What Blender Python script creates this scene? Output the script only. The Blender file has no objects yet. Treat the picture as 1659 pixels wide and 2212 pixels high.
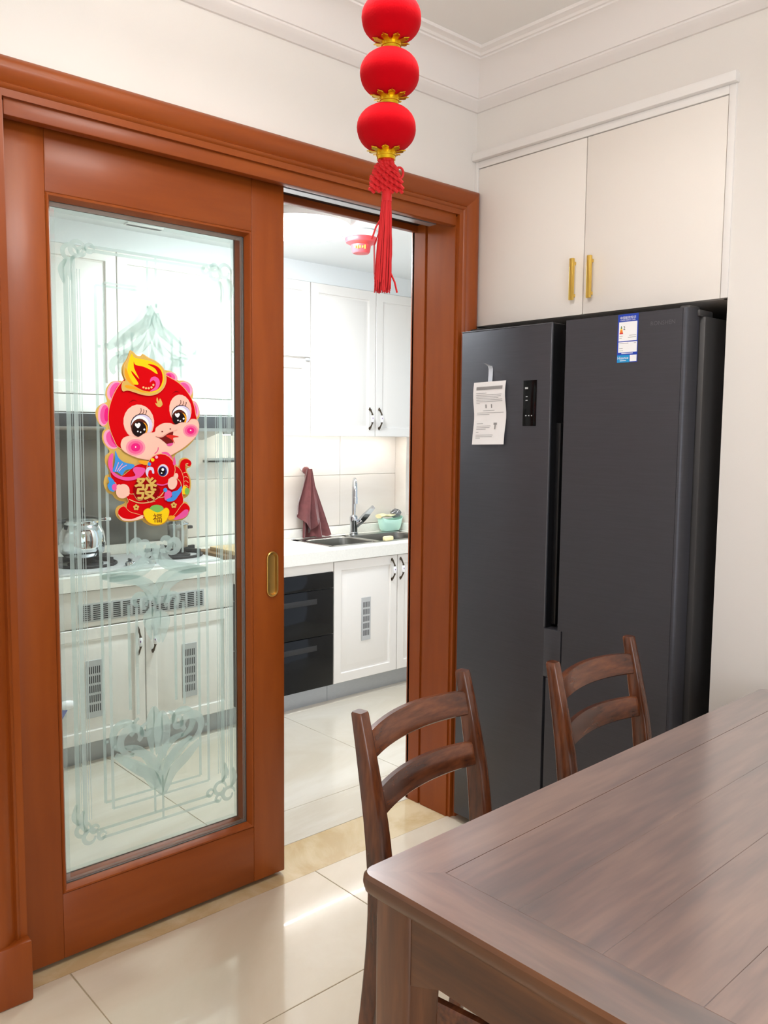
import bpy, bmesh, math, random
from mathutils import Vector, Matrix
from mathutils.geometry import tessellate_polygon

random.seed(7)
scene = bpy.context.scene
COL = scene.collection
PI = math.pi

# ------------------------------------------------------------------ camera
W_PX, H_PX, F_PX = 1659.0, 2212.0, 1838.28
CAM = Vector((-2.2925, -2.0892, 1.4))
# rows: image right, image down, forward, in world axes
RC = Matrix(((0.74505467, -0.66693308, 0.00968497),
             (-0.05384235, -0.07460925, -0.99575823),
             (0.66482670, 0.74137286, -0.09149722)))
cam_data = bpy.data.cameras.new('camera')
cam_data.sensor_fit = 'VERTICAL'
cam_data.sensor_height = 36.0
cam_data.lens = F_PX * 36.0 / H_PX
cam_data.clip_start = 0.05
cam = bpy.data.objects.new('camera', cam_data)
COL.objects.link(cam)
m3 = RC.transposed() @ Matrix(((1, 0, 0), (0, -1, 0), (0, 0, -1)))
cam.matrix_world = Matrix.Translation(CAM) @ m3.to_4x4()
scene.camera = cam

# ------------------------------------------------------------------ world, light, exposure
world = bpy.data.worlds.new('world')
scene.world = world
world.use_nodes = True
bg = world.node_tree.nodes['Background']
bg.inputs[0].default_value = (0.80, 0.88, 1.0, 1)
bg.inputs[1].default_value = 1.0
vs = scene.view_settings
vs.view_transform = 'Standard'
vs.look = 'None'
vs.gamma = 1.0
vs.use_curve_mapping = False
vs.exposure = 0.5

def area_light(name, loc, target, sx, sy, power, col):
    d = bpy.data.lights.new(name, 'AREA')
    d.shape = 'RECTANGLE'; d.size = sx; d.size_y = sy; d.energy = power; d.color = col
    o = bpy.data.objects.new(name, d)
    o.location = loc
    o.rotation_euler = (Vector(target) - Vector(loc)).to_track_quat('-Z', 'Y').to_euler()
    COL.objects.link(o)
    return o

# fill light added at an assumed, unseen window behind the camera
area_light('window_fill', (-2.6, -4.55, 1.35), (-2.6, 0, 1.3), 2.5, 2.1, 30, (0.92, 0.96, 1.0))
DINING_LAMP = 13.0
KITCHEN_LAMP = 60.0
LED_STRIP = 42.0

# ------------------------------------------------------------------ pixel helpers
def ray(u, v):
    c = Vector(((u - W_PX / 2) / F_PX, (v - H_PX / 2) / F_PX, 1.0))
    return RC.transposed() @ c
def on_x(u, v, x):
    d = ray(u, v); return CAM + d * ((x - CAM.x) / d.x)
def on_y(u, v, y):
    d = ray(u, v); return CAM + d * ((y - CAM.y) / d.y)
def on_z(u, v, z):
    d = ray(u, v); return CAM + d * ((z - CAM.z) / d.z)

# ------------------------------------------------------------------ materials
def lin(c):
    return tuple(((x / 255.0) / 12.92 if x / 255.0 <= 0.04045 else ((x / 255.0 + 0.055) / 1.055) ** 2.4) for x in c)

def new_mat(name):
    m = bpy.data.materials.new(name); m.use_nodes = True
    nt = m.node_tree
    return m, nt, nt.nodes['Principled BSDF']

def M(name, rgb, rough=0.5, metal=0.0, spec=0.5, coat=0.0, var=0.0, vscale=6.0, bump=0.0, bscale=60.0, sheen=0.0, aniso=None):
    m, nt, b = new_mat(name)
    c = lin(rgb)
    b.inputs['Base Color'].default_value = (*c, 1)
    b.inputs['Roughness'].default_value = rough
    b.inputs['Metallic'].default_value = metal
    b.inputs['Specular IOR Level'].default_value = spec
    b.inputs['Coat Weight'].default_value = coat
    b.inputs['Coat Roughness'].default_value = 0.08
    if sheen: b.inputs['Sheen Weight'].default_value = sheen
    tc = nt.nodes.new('ShaderNodeTexCoord')
    if var:
        n = nt.nodes.new('ShaderNodeTexNoise'); n.inputs['Scale'].default_value = vscale; n.inputs['Detail'].default_value = 5
        mp = nt.nodes.new('ShaderNodeMapping')
        if aniso: mp.inputs['Scale'].default_value = aniso
        nt.links.new(tc.outputs['Object'], mp.inputs[0]); nt.links.new(mp.outputs[0], n.inputs['Vector'])
        r = nt.nodes.new('ShaderNodeValToRGB')
        r.color_ramp.elements[0].position = 0.3; r.color_ramp.elements[1].position = 0.7
        r.color_ramp.elements[0].color = (*[max(0, x * (1 - var)) for x in c], 1)
        r.color_ramp.elements[1].color = (*[min(1, x * (1 + var)) for x in c], 1)
        nt.links.new(n.outputs['Fac'], r.inputs[0]); nt.links.new(r.outputs[0], b.inputs['Base Color'])
    if bump:
        n = nt.nodes.new('ShaderNodeTexNoise'); n.inputs['Scale'].default_value = bscale; n.inputs['Detail'].default_value = 3
        bp = nt.nodes.new('ShaderNodeBump'); bp.inputs['Strength'].default_value = bump; bp.inputs['Distance'].default_value = 0.002
        nt.links.new(tc.outputs['Object'], n.inputs['Vector']); nt.links.new(n.outputs['Fac'], bp.inputs['Height'])
        nt.links.new(bp.outputs[0], b.inputs['Normal'])
    return m

def WOOD(name, dark, mid, light, stretch, scale=3.0, rough=0.3, coat=0.3, contrast=1.0, crough=0.12, cior=1.5, spec=0.5):
    """streaky grain: stretch = coordinate scale along x, y, z (small = long streaks)."""
    m, nt, b = new_mat(name)
    tc = nt.nodes.new('ShaderNodeTexCoord'); mp = nt.nodes.new('ShaderNodeMapping')
    mp.inputs['Scale'].default_value = stretch
    n1 = nt.nodes.new('ShaderNodeTexNoise'); n1.inputs['Scale'].default_value = scale; n1.inputs['Detail'].default_value = 6; n1.inputs['Distortion'].default_value = 0.6
    n2 = nt.nodes.new('ShaderNodeTexNoise'); n2.inputs['Scale'].default_value = scale * 7; n2.inputs['Detail'].default_value = 4
    mx = nt.nodes.new('ShaderNodeMath'); mx.operation = 'MULTIPLY_ADD'; mx.inputs[1].default_value = 0.3
    sub = nt.nodes.new('ShaderNodeMath'); sub.operation = 'MULTIPLY'; sub.inputs[1].default_value = 0.7
    nt.links.new(tc.outputs['Object'], mp.inputs[0])
    nt.links.new(mp.outputs[0], n1.inputs['Vector']); nt.links.new(mp.outputs[0], n2.inputs['Vector'])
    nt.links.new(n1.outputs['Fac'], sub.inputs[0]); nt.links.new(n2.outputs['Fac'], mx.inputs[0]); nt.links.new(sub.outputs[0], mx.inputs[2])
    r = nt.nodes.new('ShaderNodeValToRGB')
    e = r.color_ramp.elements
    e[0].position = 0.5 - 0.16 / contrast; e[1].position = 0.5 + 0.16 / contrast
    e[0].color = (*lin(dark), 1); e[1].color = (*lin(light), 1)
    k = e.new(0.5); k.color = (*lin(mid), 1)
    nt.links.new(mx.outputs[0], r.inputs[0]); nt.links.new(r.outputs[0], b.inputs['Base Color'])
    b.inputs['Roughness'].default_value = rough
    b.inputs['Coat Weight'].default_value = coat
    b.inputs['Coat Roughness'].default_value = crough
    b.inputs['Coat IOR'].default_value = cior
    b.inputs['Specular IOR Level'].default_value = spec
    return m

def MARBLE(name, base, vein, rough, scale=1.3, amount=0.5, coat=0.0, wave=0.0, stretch=(1, 1, 1)):
    m, nt, b = new_mat(name)
    tc = nt.nodes.new('ShaderNodeTexCoord'); mp = nt.nodes.new('ShaderNodeMapping'); mp.inputs['Scale'].default_value = stretch
    n1 = nt.nodes.new('ShaderNodeTexNoise'); n1.inputs['Scale'].default_value = scale; n1.inputs['Detail'].default_value = 9; n1.inputs['Roughness'].default_value = 0.62; n1.inputs['Distortion'].default_value = 1.2
    r = nt.nodes.new('ShaderNodeValToRGB')
    e = r.color_ramp.elements
    e[0].position = 0.42; e[1].position = 0.62
    v = [a * (1 - amount) + c * amount for a, c in zip(base, vein)]
    e[0].color = (*lin(v), 1); e[1].color = (*lin(base), 1)
    nt.links.new(tc.outputs['Object'], mp.inputs[0]); nt.links.new(mp.outputs[0], n1.inputs['Vector'])
    nt.links.new(n1.outputs['Fac'], r.inputs[0]); nt.links.new(r.outputs[0], b.inputs['Base Color'])
    b.inputs['Roughness'].default_value = rough
    b.inputs['Coat Weight'].default_value = coat; b.inputs['Coat Roughness'].default_value = 0.02
    if wave:
        n = nt.nodes.new('ShaderNodeTexNoise'); n.inputs['Scale'].default_value = 2.2; n.inputs['Detail'].default_value = 1
        bp = nt.nodes.new('ShaderNodeBump'); bp.inputs['Strength'].default_value = 1.0; bp.inputs['Distance'].default_value = wave
        nt.links.new(tc.outputs['Object'], n.inputs['Vector']); nt.links.new(n.outputs['Fac'], bp.inputs['Height'])
        nt.links.new(bp.outputs[0], b.inputs['Normal']); nt.links.new(bp.outputs[0], b.inputs['Coat Normal'])
    return m

def EMIT(name, rgb, strength):
    m, nt, b = new_mat(name)
    b.inputs['Base Color'].default_value = (*lin(rgb), 1)
    b.inputs['Emission Color'].default_value = (*lin(rgb), 1)
    b.inputs['Emission Strength'].default_value = strength
    return m

def GLASS(name, tint, refl=1.0, haze=0.0, hazecol=(230, 240, 238)):
    """thin clear pane: tinted transparency, a mirror share by Fresnel, and a share of frosting."""
    m, nt, b = new_mat(name)
    out = nt.nodes['Material Output']; nt.nodes.remove(b)
    t = nt.nodes.new('ShaderNodeBsdfTransparent'); t.inputs[0].default_value = (*lin(tint), 1)
    g = nt.nodes.new('ShaderNodeBsdfGlossy'); g.inputs['Roughness'].default_value = 0.02; g.inputs[0].default_value = (refl, refl, refl, 1)
    f = nt.nodes.new('ShaderNodeFresnel'); f.inputs['IOR'].default_value = 1.45
    mx = nt.nodes.new('ShaderNodeMixShader')
    nt.links.new(f.outputs[0], mx.inputs[0]); nt.links.new(t.outputs[0], mx.inputs[1]); nt.links.new(g.outputs[0], mx.inputs[2])
    last = mx
    if haze:
        d = nt.nodes.new('ShaderNodeBsdfDiffuse'); d.inputs[0].default_value = (*lin(hazecol), 1)
        tr = nt.nodes.new('ShaderNodeBsdfTranslucent'); tr.inputs[0].default_value = (*lin(hazecol), 1)
        m1 = nt.nodes.new('ShaderNodeMixShader'); m1.inputs[0].default_value = 0.6
        nt.links.new(d.outputs[0], m1.inputs[1]); nt.links.new(tr.outputs[0], m1.inputs[2])
        m2 = nt.nodes.new('ShaderNodeMixShader'); m2.inputs[0].default_value = haze
        nt.links.new(mx.outputs[0], m2.inputs[1]); nt.links.new(m1.outputs[0], m2.inputs[2]); last = m2
    nt.links.new(last.outputs[0], out.inputs['Surface'])
    return m

mt = {}
mt['wall'] = M('cream wall paint', (237, 232, 226), 0.85, bump=0.05, bscale=250)
mt['ceil'] = M('white ceiling paint', (242, 239, 235), 0.8)
mt['crown'] = M('white plaster moulding', (240, 234, 230), 0.6)
mt['kwall'] = M('kitchen ceiling paint', (232, 236, 236), 0.7)
mt['door'] = WOOD('orange brown door veneer vertical', (128, 56, 14), (145, 68, 18), (161, 80, 24), (1.0, 1.0, 0.12), 5.0, 0.36, 0.06, 0.75, 0.12, 1.5, 0.35)
mt['doorh'] = WOOD('orange brown door veneer horizontal', (128, 56, 14), (145, 68, 18), (161, 80, 24), (0.12, 1.0, 1.0), 5.0, 0.36, 0.06, 0.75, 0.12, 1.5, 0.35)
mt['chair'] = WOOD('rosewood chair', (64, 31, 16), (98, 51, 26), (128, 70, 36), (3.5, 3.5, 0.55), 5.0, 0.25, 0.5, 1.15)
mt['chairh'] = WOOD('rosewood chair rails', (64, 31, 16), (98, 51, 26), (128, 70, 36), (0.5, 3.5, 3.5), 5.0, 0.25, 0.5, 1.15)
mt['table'] = WOOD('rosewood top with haze along length', (66, 37, 29), (104, 66, 52), (138, 98, 78), (0.35, 3.0, 3.0), 2.6, 0.4, 1.0, 1.15, 0.2, 2.4)
mt['tabley'] = WOOD('rosewood top with haze across', (66, 37, 29), (104, 66, 52), (138, 98, 78), (3.0, 0.35, 3.0), 2.6, 0.4, 1.0, 1.15, 0.2, 2.4)
for _k in ('table', 'tabley'):
    _b = mt[_k].node_tree.nodes['Principled BSDF']
    _b.inputs['Sheen Weight'].default_value = 0.42; _b.inputs['Sheen Roughness'].default_value = 0.6
    _b.inputs['Sheen Tint'].default_value = (0.9, 0.86, 0.84, 1)  # grey sheen and greyed base paint a reflected haze on the table top
mt['apronx'] = WOOD('rosewood apron along length', (66, 36, 18), (98, 57, 28), (126, 78, 42), (0.35, 3.0, 3.0), 4.0, 0.35, 0.3, 0.9)
mt['aprony'] = WOOD('rosewood apron across', (66, 36, 18), (98, 57, 28), (126, 78, 42), (3.0, 0.35, 3.0), 4.0, 0.35, 0.3, 0.9)
mt['tablez'] = WOOD('rosewood table legs', (72, 38, 20), (106, 62, 34), (138, 86, 50), (3.0, 3.0, 0.35), 4.0, 0.3, 0.5, 0.9)
mt['tile'] = MARBLE('cream polished floor tile', (226, 214, 194), (206, 188, 160), 0.12, 1.1, 0.5, 0.5, 0.0012)
mt['ktile'] = MARBLE('grey cream kitchen floor tile', (222, 216, 203), (196, 184, 162), 0.22, 1.2, 0.55, 0.2, 0.0, (0.5, 1.6, 1))
mt['sill'] = MARBLE('yellow beige marble threshold', (222, 202, 164), (190, 158, 108), 0.15, 3.0, 0.6, 0.3)
mt['grout'] = M('tile joint', (196, 178, 148), 0.9)
mt['wtile'] = MARBLE('pale beige wall tile', (228, 222, 214), (220, 211, 200), 0.18, 1.5, 0.6, 0.2, 0.0, (0.4, 1, 1.5))
mt['wgrout'] = M('wall tile joint', (216, 209, 200), 0.9)
mt['cab'] = M('white satin cabinet lacquer', (236, 232, 226), 0.35, coat=0.1)
mt['bcab'] = M('warm white cabinet laminate', (245, 238, 230), 0.5)
mt['btrim'] = M('white cabinet trim', (244, 240, 236), 0.45)
mt['counter'] = M('white quartz worktop', (236, 234, 226), 0.25, var=0.03, vscale=120)
mt['kick'] = M('brushed aluminium plinth', (176, 180, 184), 0.35, 0.6, var=0.05, vscale=30, aniso=(1, 1, 20))
mt['steel'] = M('brushed stainless steel', (172, 172, 168), 0.28, 1.0, var=0.08, vscale=14, aniso=(0.4, 1, 6))
mt['splash'] = M('stainless splash plate', (118, 116, 110), 0.3, 0.85, var=0.12, vscale=5)
mt['chrome'] = M('polished chrome', (205, 210, 215), 0.08, 1.0)
mt['black'] = M('black cast iron', (34, 34, 36), 0.6)
mt['blackglass'] = M('black tempered glass', (10, 11, 13), 0.08, spec=0.22)
mt['dark'] = M('dark plastic', (30, 30, 32), 0.45)
mt['hood'] = M('grey hood glass', (62, 64, 68), 0.2)
mt['hooblt'] = M('light grey metal panel', (205, 206, 206), 0.35, 0.3)
mt['bronze'] = M('antique bronze', (84, 74, 62), 0.35, 0.9)
mt['porc'] = M('white porcelain', (246, 246, 248), 0.15)
mt['purple'] = M('purple flower print', (120, 80, 140), 0.4)
mt['vent'] = M('grey vent plate', (186, 188, 188), 0.45)
mt['slot'] = M('dark slot', (52, 54, 56), 0.8)
mt['fridge'] = M('graphite brushed fridge steel', (74, 74, 80), 0.42, 0.45, var=0.05, vscale=10, aniso=(1, 1, 30))
mt['fridgeside'] = M('graphite fridge side', (66, 64, 64), 0.5, 0.2)
mt['fridgeedge'] = M('graphite edge trim', (104, 106, 112), 0.35, 0.5)
mt['fridgedark'] = M('black grip recess', (20, 20, 22), 0.4)
mt['gold'] = M('brushed brass', (232, 196, 96), 0.3, 0.8)
mt['pull'] = M('satin brass pull', (206, 166, 92), 0.32, 0.95)
mt['paper'] = M('white printed paper', (244, 240, 238), 0.8)
mt['print'] = M('grey print', (150, 146, 144), 0.8)
mt['tape'] = M('clear white tape', (214, 220, 230), 0.3)
mt['blue'] = M('blue label print', (28, 66, 178), 0.4)
mt['cyan'] = M('cyan label print', (22, 150, 212), 0.4)
mt['white'] = M('white print', (246, 246, 248), 0.5)
mt['yellow'] = M('yellow print', (245, 205, 40), 0.5)
mt['orange'] = M('orange print', (238, 130, 40), 0.5)
mt['redp'] = M('red print', (214, 44, 52), 0.5)
mt['greenp'] = M('green print', (84, 120, 70), 0.5)
mt['lantern'] = M('red velvet', (206, 0, 18), 0.9, spec=0.1, sheen=0.04, bump=0.2, bscale=300)
mt['lgold'] = M('gold plastic', (236, 190, 30), 0.22, 0.75)
mt['cord'] = M('red silk cord', (222, 14, 22), 0.6, sheen=0.1)
mt['towel'] = M('maroon towelling', (112, 60, 60), 0.95, sheen=0.4, var=0.15, vscale=30, bump=0.5, bscale=500)
mt['hem'] = M('pale hem stitching', (214, 176, 160), 0.9)
mt['mint'] = M('mint green plastic', (200, 243, 226), 0.35)
mt['sponge'] = M('pale yellow cloth', (240, 226, 176), 0.9)
mt['wool'] = M('steel wool wire', (176, 176, 178), 0.3, 0.9)
mt['board'] = WOOD('pale chopping board', (196, 162, 112), (214, 184, 136), (228, 202, 158), (0.3, 3, 3), 5, 0.5, 0.0)
mt['boardedge'] = M('bamboo edge', (120, 92, 60), 0.6)
mt['detred'] = M('red dust cover', (222, 72, 78), 0.35)
mt['alu'] = M('aluminium track', (196, 198, 202), 0.35, 0.7)
mt['pane'] = GLASS('clear green tinted glass', (247, 252, 249), 1.0)
mt['bevel'] = GLASS('bevelled glass edge', (234, 244, 240), 1.0, 0.22)
mt['etch'] = GLASS('etched frosted glass', (232, 242, 239), 0.6, 0.48, (226, 238, 236))
mt['wpane'] = GLASS('window glass', (240, 246, 246), 1.0)
mt['upvc'] = M('white window frame', (225, 228, 230), 0.4)
mt['lampd'] = EMIT('dining lamp diffuser', (254, 251, 248), DINING_LAMP)
mt['lampk'] = EMIT('kitchen lamp diffuser', (240, 248, 255), KITCHEN_LAMP)
mt['led'] = EMIT('led strip', (255, 251, 246), LED_STRIP)
mt['rubber'] = M('grey silicone', (90, 92, 94), 0.8)

# ------------------------------------------------------------------ mesh builder
class MB:
    def __init__(s): s.v = []; s.f = []; s.m = []; s.cur = 0
    def mat(s, i): s.cur = i; return s
    def add(s, vs, fs):
        o = len(s.v); s.v += [Vector(p) for p in vs]
        for f in fs: s.f.append([o + i for i in f]); s.m.append(s.cur)
        return s
    def box(s, x0, x1, y0, y1, z0, z1):
        x0, x1 = min(x0, x1), max(x0, x1); y0, y1 = min(y0, y1), max(y0, y1); z0, z1 = min(z0, z1), max(z0, z1)
        vs = [(x0, y0, z0), (x1, y0, z0), (x1, y1, z0), (x0, y1, z0), (x0, y0, z1), (x1, y0, z1), (x1, y1, z1), (x0, y1, z1)]
        return s.add(vs, [(0, 3, 2, 1), (4, 5, 6, 7), (0, 1, 5, 4), (1, 2, 6, 5), (2, 3, 7, 6), (3, 0, 4, 7)])
    def rbox(s, x0, x1, y0, y1, z0, z1, r=0.004, seg=2):
        bm = bmesh.new(); bmesh.ops.create_cube(bm, size=1.0)
        for v in bm.verts:
            v.co = Vector(((x0 + x1) / 2 + v.co.x * abs(x1 - x0), (y0 + y1) / 2 + v.co.y * abs(y1 - y0), (z0 + z1) / 2 + v.co.z * abs(z1 - z0)))
        r = min(r, abs(x1 - x0) * .49, abs(y1 - y0) * .49, abs(z1 - z0) * .49)
        bmesh.ops.bevel(bm, geom=bm.edges[:], offset=r, segments=seg, profile=0.5, affect='EDGES')
        return s.bm(bm)
    def bm(s, bm):
        bm.verts.index_update()
        s.add([v.co.copy() for v in bm.verts], [[v.index for v in f.verts] for f in bm.faces]); bm.free(); return s
    def prism(s, pts, axis, a, b):
        """extrude polygon pts (2D) along axis from a to b. axis x: (y,z), y: (x,z), z: (x,y)."""
        def P(p, t): return (t, p[0], p[1]) if axis == 'x' else ((p[0], t, p[1]) if axis == 'y' else (p[0], p[1], t))
        n = len(pts); vs = [P(p, a) for p in pts] + [P(p, b) for p in pts]
        fs = [[i, (i + 1) % n, n + (i + 1) % n, n + i] for i in range(n)]
        tri = tessellate_polygon([[Vector((p[0], p[1], 0)) for p in pts]])
        fs += [list(t) for t in tri] + [[n + i for i in reversed(t)] for t in tri]
        return s.add(vs, fs)
    def rings(s, rings, cap0=True, cap1=True, closed=True):
        n = len(rings[0]); vs = [p for r in rings for p in r]; fs = []
        for k in range(len(rings) - 1):
            for i in range(n if closed else n - 1):
                j = (i + 1) % n
                fs.append([k * n + i, k * n + j, (k + 1) * n + j, (k + 1) * n + i])
        if cap0: fs.append(list(reversed(range(n))))
        if cap1: fs.append([(len(rings) - 1) * n + i for i in range(n)])
        return s.add(vs, fs)
    def lathe(s, prof, c, n=24, axis='z', cap=True):
        rs = []
        for r, h in prof:
            ring = []
            for i in range(n):
                a = 2 * PI * i / n
                p = (r * math.cos(a), r * math.sin(a), h)
                if axis == 'y': p = (p[0], p[2], p[1])
                if axis == 'x': p = (p[2], p[0], p[1])
                ring.append(Vector(c) + Vector(p))
            rs.append(ring)
        return s.rings(rs, cap, cap)
    def tube(s, pts, r, n=8, cap=True):
        pts = [Vector(p) for p in pts]; rr = r if isinstance(r, (list, tuple)) else [r] * len(pts)
        rs = []; up = None
        for i, p in enumerate(pts):
            t = (pts[min(i + 1, len(pts) - 1)] - pts[max(i - 1, 0)]).normalized()
            if up is None:
                up = Vector((0, 0, 1)) if abs(t.z) < .9 else Vector((1, 0, 0))
            u = (up - t * up.dot(t)).normalized(); w = t.cross(u); up = u
            rs.append([p + (u * math.cos(2 * PI * k / n) + w * math.sin(2 * PI * k / n)) * rr[i] for k in range(n)])
        return s.rings(rs, cap, cap)
    def sphere(s, c, r, nu=12, nv=8):
        rx, ry, rz = r if isinstance(r, (list, tuple)) else (r, r, r)
        rs = []
        for j in range(1, nv):
            a = PI * j / nv
            rs.append([Vector(c) + Vector((rx * math.sin(a) * math.cos(2 * PI * i / nu), ry * math.sin(a) * math.sin(2 * PI * i / nu), -rz * math.cos(a))) for i in range(nu)])
        return s.rings(rs)
    def panel(s, x0, x1, z0, z1, prof, flip=False):
        """front-facing (-y) concentric panel: prof = list of (inset, y)."""
        rs = [[(x0 + i, y, z0 + i), (x1 - i, y, z0 + i), (x1 - i, y, z1 - i), (x0 + i, y, z1 - i)] for i, y in prof]
        return s.rings([[Vector(p) for p in r] for r in rs], False, True)
    def build(s, name, mats, parent=None, origin=None, smooth=40, local=False):
        if not isinstance(mats, (list, tuple)): mats = [mats]
        off = Vector((0, 0, 0))
        if parent is not None:
            if not local:
                p = parent
                while p is not None: off += p.location; p = p.parent
        elif not local:
            if origin is None:
                xs = [p.x for p in s.v]; ys = [p.y for p in s.v]; zs = [p.z for p in s.v]
                origin = ((min(xs) + max(xs)) / 2, (min(ys) + max(ys)) / 2, min(zs))
            off = Vector(origin)
        me = bpy.data.meshes.new(name)
        me.from_pydata([tuple(p - off) for p in s.v], [], s.f)
        for q in mats: me.materials.append(mt[q] if isinstance(q, str) else q)
        for i, p in enumerate(me.polygons): p.material_index = s.m[i]
        bm = bmesh.new(); bm.from_mesh(me); bmesh.ops.recalc_face_normals(bm, faces=bm.faces); bm.to_mesh(me); bm.free()
        if smooth:
            for p in me.polygons: p.use_smooth = True
            me.set_sharp_from_angle(angle=math.radians(smooth))
        me.update()
        o = bpy.data.objects.new(name, me); COL.objects.link(o)
        if parent is not None: o.parent = parent
        elif not local: o.location = off
        return o

def tag(o, label=None, cat=None, group=None, kind=None):
    if label: o['label'] = label
    if cat: o['category'] = cat
    if group: o['group'] = group
    if kind: o['kind'] = kind
    return o
def thing(name, loc, label, cat, group=None, rz=0.0):
    o = bpy.data.objects.new(name, None); COL.objects.link(o)
    o.location = loc; o.rotation_euler = (0, 0, rz); o.empty_display_size = 0.1
    return tag(o, label, cat, group)
def struct(o, label=None): return tag(o, label, kind='structure')
def copy_tree(o, parent=None):
    c = o.copy(); COL.objects.link(c)
    if parent is not None: c.parent = parent
    for ch in list(o.children): copy_tree(ch, c)
    return c
def simple(name, mats, parent, fn, **k):
    b = MB(); fn(b); return b.build(name, mats, parent, **k)

def catmull(pts, closed=True, n=6):
    P = [Vector((p[0], p[1], p[2] if len(p) > 2 else 0)) for p in pts]; L = len(P); out = []
    rng = range(L) if closed else range(L - 1)
    for i in rng:
        if closed: a, b, c, d = P[i - 1], P[i], P[(i + 1) % L], P[(i + 2) % L]
        else: a, b, c, d = P[max(i - 1, 0)], P[i], P[i + 1], P[min(i + 2, L - 1)]
        for k in range(n):
            t = k / n
            out.append(0.5 * ((2 * b) + (c - a) * t + (2 * a - 5 * b + 4 * c - d) * t * t + (3 * b - a - 3 * c + d) * t ** 3))
    if not closed: out.append(P[-1])
    return out

def text_tris(body, size):
    """glyph outlines of Blender's own font as 2D verts and faces, centred."""
    cu = bpy.data.curves.new('txt', 'FONT'); cu.body = body; cu.size = size
    cu.align_x = 'CENTER'; cu.align_y = 'CENTER'; cu.resolution_u = 3
    o = bpy.data.objects.new('txt', cu); COL.objects.link(o)
    dg = bpy.context.evaluated_depsgraph_get()
    me = bpy.data.meshes.new_from_object(o.evaluated_get(dg))
    vs = [v.co.copy() for v in me.vertices]; fs = [list(p.vertices) for p in me.polygons]
    bpy.data.objects.remove(o); bpy.data.curves.remove(cu); bpy.data.meshes.remove(me)
    return vs, fs

# ==================================================================== ROOM SHELL
XJL, XJR = -1.60, -0.10          # door opening
WT = 0.20                        # door wall thickness
ZC, ZK = 2.66, 2.285             # ceilings
HEAD = 2.15
XL, YF = -4.3, -4.4              # far left wall, wall behind camera
KY, KXL, KXR = 1.85, -1.75, 1.325
NY0, NY1, NZ = -0.012, -0.94, 1.782  # fridge recess

# floor of the dining room: joint bed with tiles as parts
b = MB(); b.box(XL, 0.75, YF, 0.0, -0.06, -0.003)
floor = struct(b.build('floor', 'grout'), 'cream polished tiled dining room floor')
g = 0.0012; P = 0.795
xs = [-1.497 + P * k for k in range(-4, 4)]
ys = [0.0] + [-0.487 - P * k for k in range(0, 6)]
for i in range(len(xs) - 1):
    for j in range(len(ys) - 1):
        x0, x1 = max(xs[i], XL) + g, min(xs[i + 1], 0.75) - g
        y1, y0 = ys[j] - g, max(ys[j + 1], YF) + g
        if x1 - x0 < .02 or y1 - y0 < .02: continue
        b = MB(); b.rbox(x0, x1, y0, y1, -0.012, 0.0, 0.0012, 1)
        b.build('tile', 'tile', floor)
b = MB(); b.box(XJL - 0.02, XJR + 0.02, 0.0, WT, -0.06, -0.001)
struct(b.build('trim_1', 'sill'), 'yellow beige marble door threshold')
# kitchen floor
b = MB(); b.box(KXL, KXR, WT, KY, -0.06, -0.003)
kfloor = struct(b.build('floor_kitchen', 'grout'), 'grey cream tiled kitchen floor')
kx = [-0.80 - 0.885, -0.80, 0.085, 0.97, 0.97 + 0.885]
ky = [WT, 0.42, 1.305, KY]
for i in range(len(kx) - 1):
    for j in range(len(ky) - 1):
        x0, x1 = max(kx[i], KXL) + g, min(kx[i + 1], KXR) - g
        b = MB(); b.rbox(x0, x1, ky[j] + g, ky[j + 1] - g, -0.012, 0.0, 0.0012, 1)
        b.build('tile', 'ktile', kfloor)

# door wall, with the opening
b = MB()
b.box(XL, XJL - .028, 0, WT, 0, ZC); b.box(XJR + .028, 0.75, 0, WT, 0, ZC); b.box(XJL - .028, XJR + .028, 0, WT, HEAD + 0.028, ZC)
struct(b.build('wall_back', 'wall'), 'cream painted wall around the sliding door')
# right wall with the fridge recess
b = MB()
b.box(0, 0.75, YF, NY1, 0, ZC); b.box(0, 0.75, NY1, 0, 2.36, ZC)
b.box(0.72, 0.75, NY1, 0, 0, 2.36)
struct(b.build('wall_right', 'wall'), 'cream painted wall with the fridge recess')
b = MB(); b.box(XL - .1, XL, YF, WT, 0, ZC)
struct(b.build('wall_left', 'wall'))
b = MB(); b.box(XL, -3.9, YF - .1, YF, 0, ZC); b.box(-1.3, 0.75, YF - .1, YF, 0, ZC); b.box(-3.9, -1.3, YF - .1, YF, 2.45, ZC); b.box(-3.9, -1.3, YF - .1, YF, 0, 0.2)
struct(b.build('wall_front', 'wall'))
b = MB()
for x in (-3.9, -2.63, -1.36): b.box(x, x + .06, YF - .08, YF - .03, .2, 2.45)
b.box(-3.9, -1.3, YF - .08, YF - .03, .2, .26); b.box(-3.9, -1.3, YF - .08, YF - .03, 2.39, 2.45)
struct(b.build('window_1', 'upvc'))  # unseen opening and frame, added to let light in
b = MB(); b.box(XL, 0.75, YF, WT, ZC, ZC + .08)
struct(b.build('ceiling', 'ceil'), 'white dining room ceiling')

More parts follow.
